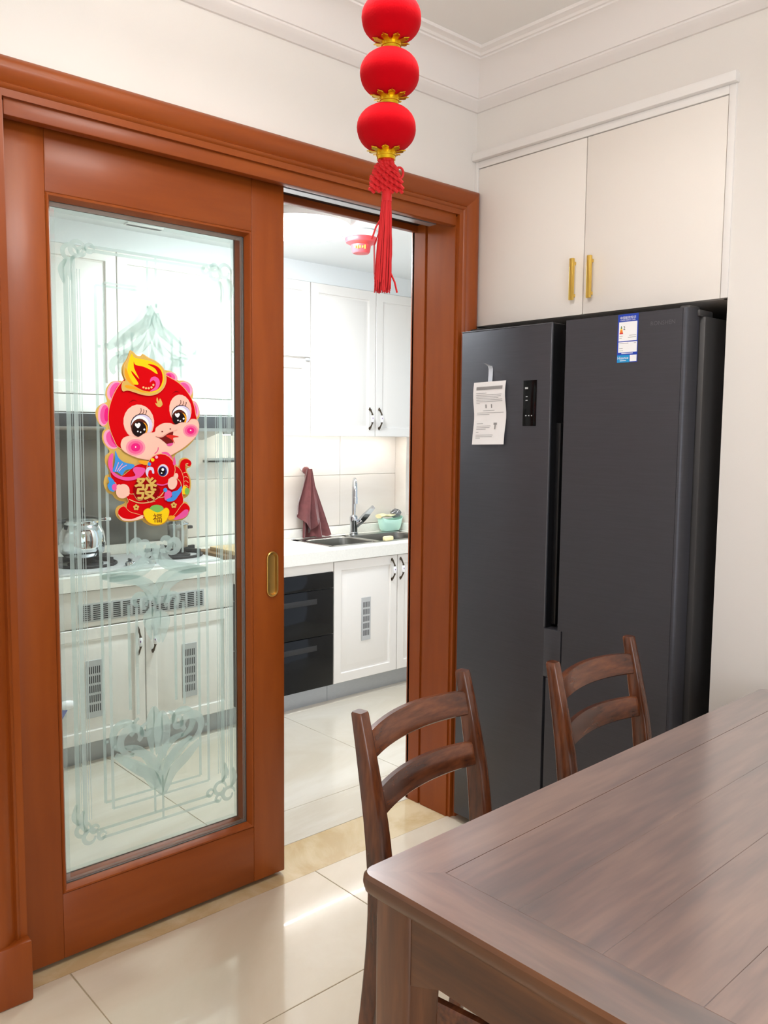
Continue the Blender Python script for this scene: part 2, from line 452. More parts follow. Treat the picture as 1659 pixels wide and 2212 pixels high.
# crown moulding swept along both walls
prof = [(0.0, 2.515), (0.008, 2.515), (0.012, 2.519), (0.024, 2.528), (0.030, 2.536), (0.033, 2.540), (0.033, 2.546), (0.038, 2.547),
        (0.043, 2.563), (0.055, 2.590), (0.075, 2.614), (0.098, 2.628), (0.110, 2.632), (0.110, 2.638), (0.117, 2.639),
        (0.122, 2.645), (0.134, 2.649), (0.140, 2.650), (0.140, ZC), (0.0, ZC)]
b = MB()
rings = []
for (cx, cy, dx, dy) in ((XL, 0, 0, -1), (0, 0, -1, -1), (0, YF, -1, 0)):
    rings.append([Vector((cx + dx * d, cy + dy * d, z)) for d, z in prof])
b.rings(rings)
struct(b.build('trim_2', 'crown', smooth=25), 'white stepped crown moulding under the ceiling')

# kitchen shell
b = MB(); b.box(KXL, KXR + .1, KY, KY + .1, 0, ZK)
kwall = struct(b.build('wall_kitchen_back', 'wgrout'), 'tiled kitchen wall behind the worktop')
b = MB(); b.box(KXL - .1, KXL, WT, KY + .1, 0, ZK)
struct(b.build('wall_kitchen_left', 'wtile'))
WY0, WY1, WZ0, WZ1 = 0.55, 1.745, 0.90, 2.0
b = MB(); b.box(KXR, KXR + .2, WT, WY0, 0, ZK); b.box(KXR, KXR + .2, WY1, KY, 0, ZK); b.box(KXR, KXR + .2, WY0, WY1, 0, WZ0); b.box(KXR, KXR + .2, WY0, WY1, WZ1, ZK)
struct(b.build('wall_kitchen_right', 'wtile'), 'kitchen side wall with a window')
b = MB(); fx = KXR + .1
for y in (WY0, (WY0 + WY1) / 2 - .02, WY1 - .045): b.box(fx, fx + .05, y, y + .045, WZ0, WZ1)
b.box(fx, fx + .05, WY0, WY1, WZ0, WZ0 + .045); b.box(fx, fx + .05, WY0, WY1, WZ1 - .045, WZ1)
win = struct(b.build('window_2', 'upvc'), 'kitchen window in the side wall')
b = MB(); b.box(fx + .02, fx + .026, WY0 + .02, WY1 - .02, WZ0 + .02, WZ1 - .02); b.build('pane', 'wpane', win)
b = MB(); b.box(KXL, KXR, WT, KY, ZK, ZK + .06)
struct(b.build('ceiling_kitchen', 'kwall'), 'pale kitchen ceiling')
# splash tiles between worktop and wall units
zt = [0.855, 1.155, 1.455]
for j in range(2):
    x = KXL
    for k, x1 in enumerate([-1.37, -0.92, -0.47, -0.02, 0.43, 0.88, KXR]):
        bb = MB(); bb.rbox(x + .001, x1 - .001, KY - .008, KY, zt[j] + .001, zt[j + 1] - .001, .001, 1)
        bb.build('tile', 'wtile', kwall); x = x1

# ==================================================================== DOOR FRAME
frame = struct(bpy.data.objects.new('trim_3', None), 'orange brown wooden door casing and jambs'); COL.objects.link(frame); frame.location = (-0.85, 0, 0)
def casing_prof(inner, outer, sgn):
    # (offset from inner edge outward, y): inner flat, bead, groove, raised outer band
    w = abs(outer - inner)
    return [(0, 0.0), (0, -0.014), (0.016, -0.016), (0.020, -0.022), (0.026, -0.024), (0.030, -0.017), (0.034, -0.020),
            (0.050, -0.032), (w * 0.78, -0.036), (w - 0.012, -0.034), (w - 0.004, -0.028), (w, -0.020), (w, 0.0)]
ZI, ZO = 2.155, 2.242
xi0, xo0, xi1, xo1 = -1.606, -1.693, -0.094, -0.008
pr = casing_prof(0, 0.087, 1)
def sect(px, pz, dx, dz): return [Vector((px + dx * o, y, pz + dz * o)) for o, y in pr]
b = MB(); b.rings([sect(xi0, 0.15, -1, 0), sect(xi0, ZI, -1, 1)]); b.build('casing_leg', 'door', frame)
b = MB(); b.rings([sect(xi1, 0.0, 1, 0), sect(xi1, ZI, 1, 1)]); b.build('casing_leg', 'door', frame)
b = MB(); b.rings([sect(xi0, ZI, -1, 1), sect(xi1, ZI, 1, 1)]); b.build('casing_head', 'doorh', frame)
b = MB(); b.rbox(-1.70, -1.603, -0.044, 0.0, 0.0, 0.155, 0.006); b.build('plinth_block', 'door', frame)
# jambs
b = MB(); b.box(XJL - .03, XJL, 0.0, WT + .01, 0, HEAD); b.build('jamb', 'door', frame)
b = MB()
b.box(XJR, XJR + .03, 0.0, 0.135, 0, HEAD); b.box(XJR + .006, XJR + .03, 0.135, 0.148, 0, HEAD); b.box(XJR, XJR + .03, 0.148, WT + .012, 0, HEAD)
b.build('jamb', 'door', frame)
b = MB(); b.rbox(XJL, XJR, -0.004, 0.026, 2.118, ZI + .02, 0.003); b.build('track_fascia', 'doorh', frame)
b = MB(); b.box(XJL, XJR, 0.026, WT + .012, HEAD, HEAD + .03); b.build('jamb_head', 'dark', frame)
b = MB(); b.rbox(XJL, XJR, WT - .012, WT + .012, 2.128, HEAD + .03, 0.003); b.build('track_fascia', 'doorh', frame)
for y in (0.058, 0.112):
    b = MB(); b.box(XJL, XJR, y - .018, y + .018, HEAD - .012, HEAD); b.build('track', 'alu', frame)
# kitchen side casing edge
b = MB(); b.rbox(XJR - .0, XJR + .07, WT, WT + .02, 0, HEAD + .07, .004); b.build('casing_leg', 'door', frame)

# ==================================================================== SLIDING DOORS
DX0, DX1, DZ0, DZ1 = -1.597, -0.785, 0.012, 2.142
OX0, OX1, OZ0, OZ1 = -1.490, -0.899, 0.190, 1.979
def etched(yp):
    """frosted design of one pane, traced on the near pane and moved to depth yp."""
    YN = 0.070
    b = MB()
    def pt(u, v):
        p = on_y(u, v, YN); return Vector((p.x, p.z))
    def quad(x0, x1, z0, z1):
        b.add([(x0, yp, z0), (x1, yp, z0), (x1, yp, z1), (x0, yp, z1)], [(0, 1, 2, 3)])
    def ribbon(pts, w):
        L = catmull([(p[0], p[1]) for p in pts], False, 7); n = len(L); vs = []; fs = []
        for i, p in enumerate(L):
            t = (L[min(i + 1, n - 1)] - L[max(i - 1, 0)]); t.normalize(); nn = Vector((-t.y, t.x, 0))
            f = i / (n - 1); ww = w * (0.35 + 0.65 * math.sin(PI * min(1, max(0, f * .9 + .05))))
            for sg in (-1, 1):
                q = p + nn * ww * sg; vs.append((q.x, yp, q.y))
        for i in range(n - 1): fs.append((2 * i, 2 * i + 1, 2 * i + 3, 2 * i + 2))
        b.add(vs, fs)
    def scroll(cx, cz, r0, r1, a0, a1, w, n=14):
        ribbon([(cx + (r0 + (r1 - r0) * k / n) * math.cos(a0 + (a1 - a0) * k / n), cz + (r0 + (r1 - r0) * k / n) * math.sin(a0 + (a1 - a0) * k / n)) for k in range(n + 1)], w)
    def leaf(pts):
        L = catmull(pts, True, 5)
        tri = tessellate_polygon([[Vector((p.x, p.y, 0)) for p in L]])
        b.add([(p.x, yp, p.y) for p in L], [list(t) for t in tri])
    XC = -1.192
    ow, iw = 0.226, 0.148                       # half widths of outer and inner frames
    oz0, oz1 = 0.300, 1.868
    iz0, iz1 = 0.372, 1.782
    for sg in (-1, 1):
        x = XC + sg * ow; quad(x - .0062, x + .0062, oz0 + .03, oz1 - .03)
        for dx in (.010, .0165): quad(x - sg * dx - .0012, x - sg * dx + .0012, oz0 + .06, oz1 - .06)
        x = XC + sg * iw; quad(x - .0042, x + .0042, iz0, iz1)
        x = XC + sg * 0.071; quad(x - .0042, x + .0042, 0.62, 0.92)
        quad(x - .0033, x + .0033, 1.06, iz1 - .12)
        # corner ornaments
        for zc, sv in ((oz0, 1), (oz1, -1)):
            scroll(XC + sg * (ow - .012), zc + sv * .012, .022, .014, 0, 2 * PI, .006)
            scroll(XC + sg * (ow - .045), zc + sv * .006, .012, .008, 0, 2 * PI, .005)
            ribbon([(XC + sg * (ow + .004), zc + sv * .09), (XC + sg * (ow + .012), zc + sv * .055), (XC + sg * (ow - .004), zc + sv * .03)], .007)
    for z in (oz0, oz1): quad(XC - ow + .045, XC + ow - .045, z - .004, z + .004)
    quad(XC - iw, XC + iw, iz0 - .0033, iz0 + .0033); quad(XC - iw, XC + iw, iz1 - .0033, iz1 + .0033)
    quad(XC - .0033, XC + .0033, oz0, iz0 + .05); quad(XC - .0033, XC + .0033, iz1 - .05, oz1)
    for z in (0.70, 0.86): quad(XC - .12, XC + .12, z - .002, z + .002) if False else None
    # middle diamond of C scrolls
    zc = 1.005
    for sg in (-1, 1):
        for sv in (-1, 1):
            ribbon([(XC + sg * .006, zc + sv * .082), (XC + sg * .020, zc + sv * .040), (XC + sg * .055, zc + sv * .014), (XC + sg * .110, zc + sv * .004), (XC + sg * .146, zc)], .014)
            scroll(XC + sg * .040, zc + sv * .080, .026, .010, PI * 1.2 if sg > 0 else -.2 * PI, (PI * 1.2 + 5.2 * (1 if sv > 0 else -1)) if sg > 0 else (-.2 * PI - 5.2 * (1 if sv > 0 else -1)), .009)
        leaf([(XC, zc - .10), (XC + sg * .028, zc - .125), (XC + sg * .022, zc - .16), (XC + sg * .004, zc - .195), (XC, zc - .15)])
    # lower and upper lotus
    for zc, sv in ((0.52, 1), (1.60, -1)):
        for sg in (-1, 1):
            scroll(XC + sg * .085, zc + sv * .035, .048, .016, -PI / 2, -PI / 2 + sg * sv * 5.4, .012)
            scroll(XC + sg * .045, zc + sv * .050, .020, .008, PI / 2, PI / 2 - sg * sv * 4.6, .008)
            ribbon([(XC + sg * .004, zc - sv * .145), (XC + sg * .030, zc - sv * .09), (XC + sg * .075, zc - sv * .055), (XC + sg * .118, zc - sv * .02)], .016)
            ribbon([(XC + sg * .002, zc - sv * .12), (XC + sg * .018, zc - sv * .06), (XC + sg * .05, zc - sv * .02), (XC + sg * .095, zc - sv * .005)], .012)
            leaf([(XC, zc + sv * .095), (XC + sg * .024, zc + sv * .06), (XC + sg * .022, zc + sv * .005), (XC + sg * .006, zc - sv * .05), (XC, zc)])
            quad(XC + sg * iw - sg * .012, XC + sg * iw, zc + .02, zc + .028)
    return b

def sliding_door(name, y0, label):
    T = 0.040
    d = bpy.data.objects.new(name, None); COL.objects.link(d); d.location = ((DX0 + DX1) / 2, y0, 0)
    struct(d, label)
    for xa, xb in ((DX0, OX0), (OX1, DX1)):
        b = MB(); b.rbox(xa, xb, y0, y0 + T, DZ0, DZ1, .003); b.build('stile', 'door', d)
    for za, zb in ((DZ0, OZ0), (OZ1, DZ1)):
        b = MB(); b.rbox(OX0 - .0005, OX1 + .0005, y0 + .0005, y0 + T - .0005, za, zb, .003); b.build('rail', 'doorh', d)
    # sloped glazing bead on both faces
    gy = y0 + T / 2
    for fy, gy2, nm in ((y0 + .001, gy - .003, 'glazing_bead'), (y0 + T - .001, gy + .003, 'glazing_bead')):
        s = 1 if fy < gy else -1
        b = MB()
        prof = [(0.0, fy), (0.003, fy - s * .003), (0.007, fy - s * .002), (0.010, fy + s * .003), (0.014, gy2 - s * .004), (0.016, gy2)]
        b.rings([[Vector(p) for p in ((OX0 + i, y, OZ0 + i), (OX1 - i, y, OZ0 + i), (OX1 - i, y, OZ1 - i), (OX0 + i, y, OZ1 - i))] for i, y in prof], False, False)
        b.build(nm, 'door', d)
    b = MB(); i = .012 + .016
    b.add([(OX0 + i, gy, OZ0 + i), (OX1 - i, gy, OZ0 + i), (OX1 - i, gy, OZ1 - i), (OX0 + i, gy, OZ1 - i)], [(0, 1, 2, 3)])
    pane = b.build('glass_pane', 'pane', d, smooth=0)
    b = MB()
    o = .010
    b.rings([[Vector(p) for p in ((OX0 + o, gy + .002, OZ0 + o), (OX1 - o, gy + .002, OZ0 + o), (OX1 - o, gy + .002, OZ1 - o), (OX0 + o, gy + .002, OZ1 - o))],
             [Vector(p) for p in ((OX0 + i, gy, OZ0 + i), (OX1 - i, gy, OZ0 + i), (OX1 - i, gy, OZ1 - i), (OX0 + i, gy, OZ1 - i))]], False, False)
    b.build('bevelled_edge', 'bevel', pane, smooth=0)
    etched(gy - .0006).build('etched_pattern', 'etch', pane, smooth=0)
    return d
door1 = sliding_door('door_1', 0.050, 'front sliding door with orange brown frame and etched glass')
door2 = sliding_door('door_2', 0.099, 'second sliding door stacked behind the front one')
# brass flush pull on the front door
b = MB()
px, pz, hw, hh = -0.832, 0.971, 0.021, 0.070
def stadium(w, h, y, n=10):
    pts = []
    for k in range(n + 1):
        a = PI * k / n; pts.append(Vector((px + w * math.cos(a), y, pz + (h - w) + w * math.sin(a))))
    for k in range(n + 1):
        a = PI + PI * k / n; pts.append(Vector((px + w * math.cos(a), y, pz - (h - w) + w * math.sin(a))))
    return pts
b.rings([stadium(hw, hh, .051), stadium(hw, hh, .044), stadium(hw - .002, hh - .002, .042), stadium(hw - .006, hh - .006, .0425), stadium(hw - .009, hh - .009, .0495), stadium(hw - .011, hh - .011, .0498)], False, True)
b.build('flush_pull', 'pull', door1)

# ==================================================================== NEW YEAR STICKER ON THE GLASS
SY = 0.0690
st = thing('festive_sticker', (on_y(320, 1130, SY).x, SY, on_y(320, 1130, SY).z),
           'red and gold paper sticker of a smiling baby dragon holding a fish on the glass', 'sticker')
def sm(name, rgb): 
    if name not in mt: mt[name] = M(name, rgb, 0.8, spec=0.08)
    return name
sm('s gold', (224, 184, 96)); sm('s red', (216, 4, 14)); sm('s dred', (150, 4, 12)); sm('s yellow', (255, 214, 30)); sm('s orange', (248, 168, 40))
sm('s skin', (252, 202, 182)); sm('s skin2', (248, 178, 160)); sm('s pink', (240, 92, 164)); sm('s lpink', (248, 168, 205)); sm('s hot', (240, 40, 130)); sm('s blush1', (250, 150, 170)); sm('s blush2', (246, 105, 155))
sm('s white', (252, 250, 252)); sm('s lav', (222, 212, 240)); sm('s brown', (96, 44, 32)); sm('s black', (34, 22, 22)); sm('s blue', (70, 150, 226)); sm('s lblue', (150, 190, 240)); sm('s navy', (40, 44, 110)); sm('s green', (130, 190, 96)); sm('s line', (240, 190, 130)); sm('s mouth', (120, 30, 26)); sm('s tongue', (226, 50, 42))
_layer = [0]
def zp(p, k):
    q = on_y(180 + p[0] / 5.1429, 730 + p[1] / 5.1429, SY)
    return Vector((q.x, SY - .0009 - .00008 * k, q.z))
def spoly(b, pts, mi, smooth=True, n=4):
    _layer[0] += 1
    L = catmull(pts, True, n) if smooth else [Vector((p[0], p[1], 0)) for p in pts]
    tri = tessellate_polygon([[Vector((p.x, p.y, 0)) for p in L]])
    b.mat(mi).add([zp(p, _layer[0]) for p in L], [list(t) for t in tri])
def ell(cx, cy, rx, ry, rot=0.0, n=20):
    c, s = math.cos(rot), math.sin(rot)
    return [(cx + rx * math.cos(2 * PI * k / n) * c - ry * math.sin(2 * PI * k / n) * s, cy + rx * math.cos(2 * PI * k / n) * s + ry * math.sin(2 * PI * k / n) * c) for k in range(n)]
def sell(b, cx, cy, rx, ry, mi, rot=0.0): spoly(b, ell(cx, cy, rx, ry, rot), mi, False)
def sline(b, pts, w, mi):
    _layer[0] += 1
    L = catmull(pts, False, 5); n = len(L); vs = []; fs = []
    for i, p in enumerate(L):
        t = L[min(i + 1, n - 1)] - L[max(i - 1, 0)]; t.normalize(); q = Vector((-t.y, t.x, 0)) * w
        vs += [zp(p - q, _layer[0]), zp(p + q, _layer[0])]
    for i in range(n - 1): fs.append((2 * i, 2 * i + 1, 2 * i + 3, 2 * i + 2))
    b.mat(mi).add(vs, fs)
def grow(pts, d):
    n = len(pts); out = []
    area = sum(pts[i][0] * pts[(i + 1) % n][1] - pts[(i + 1) % n][0] * pts[i][1] for i in range(n))
    sg = 1 if area > 0 else -1
    for i in range(n):
        a, c = Vector(pts[i - 1]), Vector(pts[(i + 1) % n]); t = (c - a).normalized()
        out.append((pts[i][0] + t.y * d * sg, pts[i][1] - t.x * d * sg))
    return out
OUT = [(520, 135), (560, 185), (630, 200), (660, 178), (720, 215), (790, 250), (850, 290), (900, 355), (960, 365), (1010, 400), (1050, 470), (1120, 475), (1180, 520), (1215, 580), (1215, 660), (1200, 690), (1260, 740), (1290, 810), (1285, 880), (1262, 912), (1280, 960), (1275, 1040), (1220, 1140), (1130, 1230), (1020, 1300), (1025, 1395), (1055, 1420), (1065, 1360), (1110, 1330), (1160, 1340), (1195, 1390), (1190, 1430), (1152, 1450), (1150, 1480), (1185, 1550), (1195, 1640), (1170, 1740), (1110, 1790), (1100, 1812), (1150, 1830), (1180, 1890), (1165, 1960), (1110, 2015), (1020, 2035), (930, 2040), (890, 2070), (810, 2088), (730, 2080), (670, 2045), (640, 2022), (520, 2045), (430, 2035), (370, 1985), (355, 1920), (380, 1870), (440, 1845), (460, 1820), (400, 1810), (350, 1780), (320, 1740), (270, 1720), (235, 1660), (225, 1600), (245, 1530), (285, 1510), (270, 1450), (240, 1380), (245, 1310), (290, 1260), (230, 1180), (205, 1110), (215, 1040), (250, 1000), (180, 960), (140, 880), (140, 800), (190, 740), (260, 710), (245, 640), (255, 560), (310, 490), (400, 475), (430, 480), (450, 470), (425, 400), (430, 310), (480, 230)]
# thick card backing
b = MB()
L = catmull(OUT, True, 4); tri = tessellate_polygon([[Vector((p.x, p.y, 0)) for p in L]])
fr = [zp(p, 0) for p in L]; bk = [Vector((p.x, SY, p.z)) for p in fr]; n = len(L)
b.add(fr + bk, [list(t) for t in tri] + [[n + i for i in reversed(t)] for t in tri] + [[i, (i + 1) % n, n + (i + 1) % n, n + i] for i in range(n)])
b.build('gold_backing', 's gold', st, smooth=0)
# frill
FM = ['s lpink', 's pink', 's hot', 's line']
for (cx, cy, rx, ry, rot) in ((345, 590, 85, 118, .35), (222, 852, 66, 130, .05), (310, 1125, 88, 118, -.45), (975, 432, 74, 52, .5), (1125, 575, 86, 98, -.5), (1225, 795, 56, 100, -.2)):
    b = MB(); sell(b, cx, cy, rx, ry, 3, rot); sell(b, cx, cy, rx - 6, ry - 6, 0, rot); sell(b, cx + (14 if cx < 700 else -14), cy, rx * .78, ry * .82, 1, rot); sell(b, cx + (34 if cx < 700 else -30), cy, rx * .4, ry * .6, 2, rot); b.build('frill', FM, st, smooth=0)

# head
b = MB()
HEADP = [(400, 520), (330, 640), (285, 780), (275, 900), (290, 1000), (330, 1110), (400, 1220), (600, 1250), (1000, 1200), (1232, 950), (1240, 850), (1205, 700), (1130, 580), (1050, 500), (950, 440), (880, 410), (700, 380), (500, 430)]
spoly(b, grow(HEADP, 7), 1); spoly(b, HEADP, 0)
spoly(b, [(500, 725), (545, 688), (597, 707), (550, 700)], 2); spoly(b, [(980, 622), (1020, 590), (1065, 606), (1020, 602)], 2)
spoly(b, [(815, 660), (832, 705), (846, 672), (872, 722), (870, 748), (845, 768), (812, 757), (793, 722), (814, 727), (806, 690)], 3)
b.build('head', ['s red', 's line', 's dred', 's gold'], st, smooth=0)
# face
b = MB()
FC = ['s skin', 's white', 's lav', 's brown', 's black', 's skin2', 's blush1', 's blush2', 's hot', 's mouth', 's tongue', 's pink', 's orange']
sell(b, 610, 935, 172, 196, 5, -.12); sell(b, 608, 930, 166, 190, 0, -.12)
sell(b, 1072, 795, 124, 166, 5, -.1); sell(b, 1070, 792, 119, 160, 0, -.1)
for (ex, ey, k) in ((640, 965, 1.0), (1078, 852, .87)):
    sell(b, ex, ey, 122 * k, 124 * k, 4, -.2); sell(b, ex + 4, ey + 4, 118 * k, 119 * k, 2, -.2); sell(b, ex - 14, ey + 6, 98 * k, 106 * k, 1)
    sell(b, ex - 22, ey + 34, 94 * k, 102 * k, 3); sell(b, ex + 10, ey + 48, 58 * k, 76 * k, 12); sell(b, ex - 26, ey + 46, 78 * k, 86 * k, 4)
    hx, hy = ex - 42, ey + 5
    spoly(b, [(hx, hy + 32 * k), (hx - 32 * k, hy), (hx - 26 * k, hy - 22 * k), (hx - 6 * k, hy - 16 * k), (hx + 10 * k, hy - 28 * k), (hx + 30 * k, hy - 12 * k), (hx + 22 * k, hy + 12 * k)], 1)
    sell(b, ex + 30 * k, ey + 52 * k, 11, 11, 1); sell(b, ex - 42 * k, ey + 74 * k, 9, 9, 1); sell(b, ex - 12 * k, ey + 82 * k, 9, 9, 1)
    for q in range(3): sline(b, [(ex - 30 * k + 36 * q, ey - 116 * k + 3 * q), (ex - 6 * k + 30 * q, ey - 150 * k), (ex - 8 * k + 28 * q, ey - 185 * k + 12 * q)], 3.2, 3)
MUZ = [(410, 1170), (440, 1112), (520, 1090), (600, 1105), (680, 1060), (780, 1050), (800, 1000), (870, 955), (950, 950), (1010, 967), (1080, 942), (1150, 942), (1190, 905), (1250, 915), (1272, 980), (1250, 1070), (1180, 1150), (1080, 1230), (960, 1300), (860, 1340), (740, 1352), (600, 1330), (480, 1280), (420, 1230)]
spoly(b, grow(MUZ, 5), 5); spoly(b, MUZ, 0)
for (bx, by, k) in ((570, 1215, 1.0), (1180, 1030, .78)):
    sell(b, bx, by, 108 * k, 92 * k, 6); sell(b, bx, by, 84 * k, 72 * k, 7); sell(b, bx, by, 52 * k, 46 * k, 8); sell(b, bx, by - 4, 7, 9, 1)
spoly(b, [(790, 1095), (860, 1105), (930, 1060), (985, 1038), (978, 1110), (985, 1172), (935, 1190), (880, 1150), (835, 1115)], 9)
spoly(b, [(915, 1180), (985, 1165), (970, 1195), (935, 1202)], 11)
spoly(b, [(905, 1088), (960, 1076), (1050, 1098), (985, 1112), (1004, 1172), (968, 1130)], 10)
sline(b, [(790, 1090), (850, 1098), (925, 1055), (1000, 1030), (1030, 1020)], 5, 5)
sline(b, [(820, 1215), (812, 1255), (780, 1285)], 4, 8)
sell(b, 863, 1040, 9, 8, 9); sell(b, 953, 1011, 8, 7, 9)
b.build('face', FC, st, smooth=0)
# flame crest
b = MB()
FL = [(520, 150), (480, 240), (440, 320), (435, 400), (460, 470), (430, 488), (415, 540), (430, 590), (480, 580), (560, 602), (650, 630), (740, 636), (820, 610), (880, 550), (905, 470), (890, 370), (840, 300), (770, 250), (700, 225), (657, 188), (640, 215), (580, 200)]
spoly(b, grow(FL, 5), 4); spoly(b, FL, 0)
spoly(b, [(523, 178), (492, 260), (476, 350), (486, 440), (520, 500), (600, 560), (700, 600), (770, 605), (835, 572), (875, 505), (880, 420), (850, 338), (790, 284), (700, 250), (600, 232), (548, 215)], 1)
spoly(b, [(458, 330), (448, 400), (480, 480), (560, 540), (500, 440)], 2)
spoly(b, [(445, 540), (470, 525), (560, 545), (650, 590), (740, 608), (640, 605), (560, 575), (480, 562)], 2)
spoly(b, [(546, 262), (565, 300), (650, 320), (730, 355), (790, 395), (812, 398), (780, 340), (700, 292), (780, 305), (840, 350), (866, 420), (860, 500), (820, 565), (740, 598), (640, 580), (545, 522), (600, 512), (530, 400), (525, 370), (605, 455), (575, 390), (550, 330)], 3)
spoly(b, [(725, 495), (738, 445), (785, 430), (828, 465), (832, 525), (795, 580), (725, 595), (778, 552), (790, 505), (768, 472), (748, 478)], 5)
for (x, y) in ((653, 550), (682, 560), (712, 560), (742, 550), (763, 523)): sell(b, x, y, 12, 12, 4)
b.build('flame_crest', ['s gold', 's yellow', 's orange', 's red', 's line', 's pink'], st, smooth=0)
# body and tail
b = MB()
BM_ = ['s red', 's line', 's dred', 's skin', 's pink', 's orange', 's green', 's yellow', 's gold']
TL = [(1070, 1372), (1110, 1345), (1165, 1356), (1185, 1400), (1150, 1432), (1142, 1402), (1118, 1412), (1122, 1470), (1160, 1560), (1165, 1650), (1130, 1722), (1100, 1740), (1105, 1600), (1080, 1500), (1058, 1430)]
spoly(b, TL, 0); sline(b, [(1160, 1430), (1130, 1420), (1125, 1400), (1150, 1395)], 5, 1)
for q in range(4): sline(b, [(1095, 1500 + 48 * q), (1125, 1490 + 48 * q), (1150, 1510 + 48 * q)], 3, 1)
sell(b, 1105, 1690, 42, 48, 7); sell(b, 1135, 1700, 26, 40, 6)
BD = [(560, 1420), (650, 1400), (800, 1395), (1000, 1420), (1070, 1480), (1098, 1600), (1078, 1700), (1092, 1810), (1060, 1900), (1000, 1970), (800, 1990), (560, 1995), (470, 1930), (468, 1850), (480, 1790), (350, 1620), (300, 1560), (292, 1490), (400, 1540)]
spoly(b, grow(BD, 5), 1); spoly(b, BD, 0)
for s_, P_ in ((0, [(440, 1870), (390, 1890), (370, 1935), (395, 1985), (520, 2020), (650, 1985), (600, 1960), (500, 1930)]), (1, [(1090, 1840), (1140, 1850), (1165, 1900), (1130, 1960), (1060, 1995), (960, 2000), (1010, 1950)])):
    spoly(b, grow(P_, 5), 1); spoly(b, P_, 0)
spoly(b, [(372, 1955), (420, 1995), (520, 2010), (640, 1965), (640, 2000), (520, 2030), (420, 2022)], 3)
spoly(b, [(925, 1975), (1000, 1975), (985, 2010), (930, 2015)], 5)
spoly(b, [(985, 2012), (1050, 1955), (1110, 1905), (1150, 1915), (1130, 1975), (1060, 2010)], 4)
sline(b, [(1000, 1540), (1060, 1600), (1075, 1690)], 4, 1)
for (cx, cy) in ((395, 1640), (510, 1700), (600, 1770), (720, 1790), (830, 1740)): sline(b, [(cx - 60, cy - 40), (cx - 10, cy + 30), (cx + 60, cy + 20)], 3.5, 1)
sline(b, [(490, 1790), (600, 1830), (720, 1820), (830, 1760), (880, 1700)], 5, 1)
for (fx_, fy_) in ((568, 1880), (985, 1855)):
    for q in range(5):
        a = q * 2 * PI / 5 - PI / 2; sell(b, fx_ + 20 * math.cos(a), fy_ + 20 * math.sin(a), 14, 14, 8)
    sell(b, fx_, fy_, 9, 9, 2)
spoly(b, [(590, 1360), (700, 1368), (680, 1410), (620, 1395)], 5)
b.build('body', BM_, st, smooth=0)
# fish in its arms
b = MB()
FI = ['s pink', 's blue', 's red', 's line', 's white', 's navy', 's black', 's lav', 's yellow', 's lpink', 's lblue', 's skin', 's dred']
spoly(b, [(255, 1400), (270, 1310), (312, 1285), (305, 1400), (320, 1485), (420, 1540), (555, 1530), (530, 1470), (560, 1432), (665, 1450), (640, 1520), (560, 1570), (450, 1582), (340, 1545), (285, 1485)], 0)
spoly(b, [(335, 1250), (372, 1330), (440, 1382), (545, 1408), (520, 1450), (450, 1468), (410, 1522), (360, 1490), (305, 1480), (330, 1380)], 1)
for q in range(3): sline(b, [(335 + 20 * q, 1480), (350 + 30 * q, 1440), (372 + 45 * q, 1380 + 15 * q)], 4, 9)
spoly(b, [(845, 1275), (910, 1268), (965, 1330), (960, 1370), (900, 1310)], 0)
sell(b, 840, 1460, 162, 178, 3); sell(b, 840, 1460, 155, 171, 2)
sline(b, [(780, 1620), (860, 1632), (930, 1610)], 7, 0)
sell(b, 864, 1470, 62, 70, 3); sell(b, 864, 1470, 58, 66, 7); sell(b, 858, 1480, 48, 56, 5); sell(b, 854, 1478, 36, 44, 6); sell(b, 860, 1460, 15, 15, 4); sell(b, 847, 1500, 8, 8, 4)
spoly(b, [(690, 1540), (668, 1480), (700, 1432), (752, 1440), (765, 1500), (745, 1502), (735, 1470), (705, 1475)], 7)
sell(b, 711, 1400, 19, 20, 1); sell(b, 747, 1353, 20, 20, 8); sell(b, 790, 1322, 16, 18, 9)
spoly(b, [(985, 1310), (1000, 1360), (1002, 1405), (978, 1410), (972, 1380)], 0)
# medallion behind the character
spoly(b, [(535, 1660), (590, 1580), (680, 1590), (760, 1560), (800, 1640), (830, 1700), (770, 1790), (680, 1800), (560, 1760)], 12)
# hands and cuffs
spoly(b, [(250, 1545), (300, 1562), (335, 1630), (322, 1702), (270, 1690), (245, 1635), (265, 1600)], 1); sell(b, 328, 1655, 34, 38, 0)
sell(b, 415, 1700, 74, 82, 11, .5); sell(b, 455, 1715, 36, 44, 11); sell(b, 375, 1655, 30, 32, 11)
spoly(b, [(875, 1745), (900, 1690), (950, 1705), (960, 1745), (920, 1790), (885, 1800)], 0)
spoly(b, [(960, 1710), (1020, 1690), (1065, 1640), (1062, 1700), (1030, 1750), (990, 1800), (920, 1815), (900, 1790), (960, 1760)], 1)
sell(b, 886, 1686, 22, 24, 1); sell(b, 965, 1610, 52, 72, 11, .2); sell(b, 1005, 1530, 24, 32, 11); sell(b, 940, 1580, 22, 24, 11)
b.build('fish', FI, st, smooth=0)
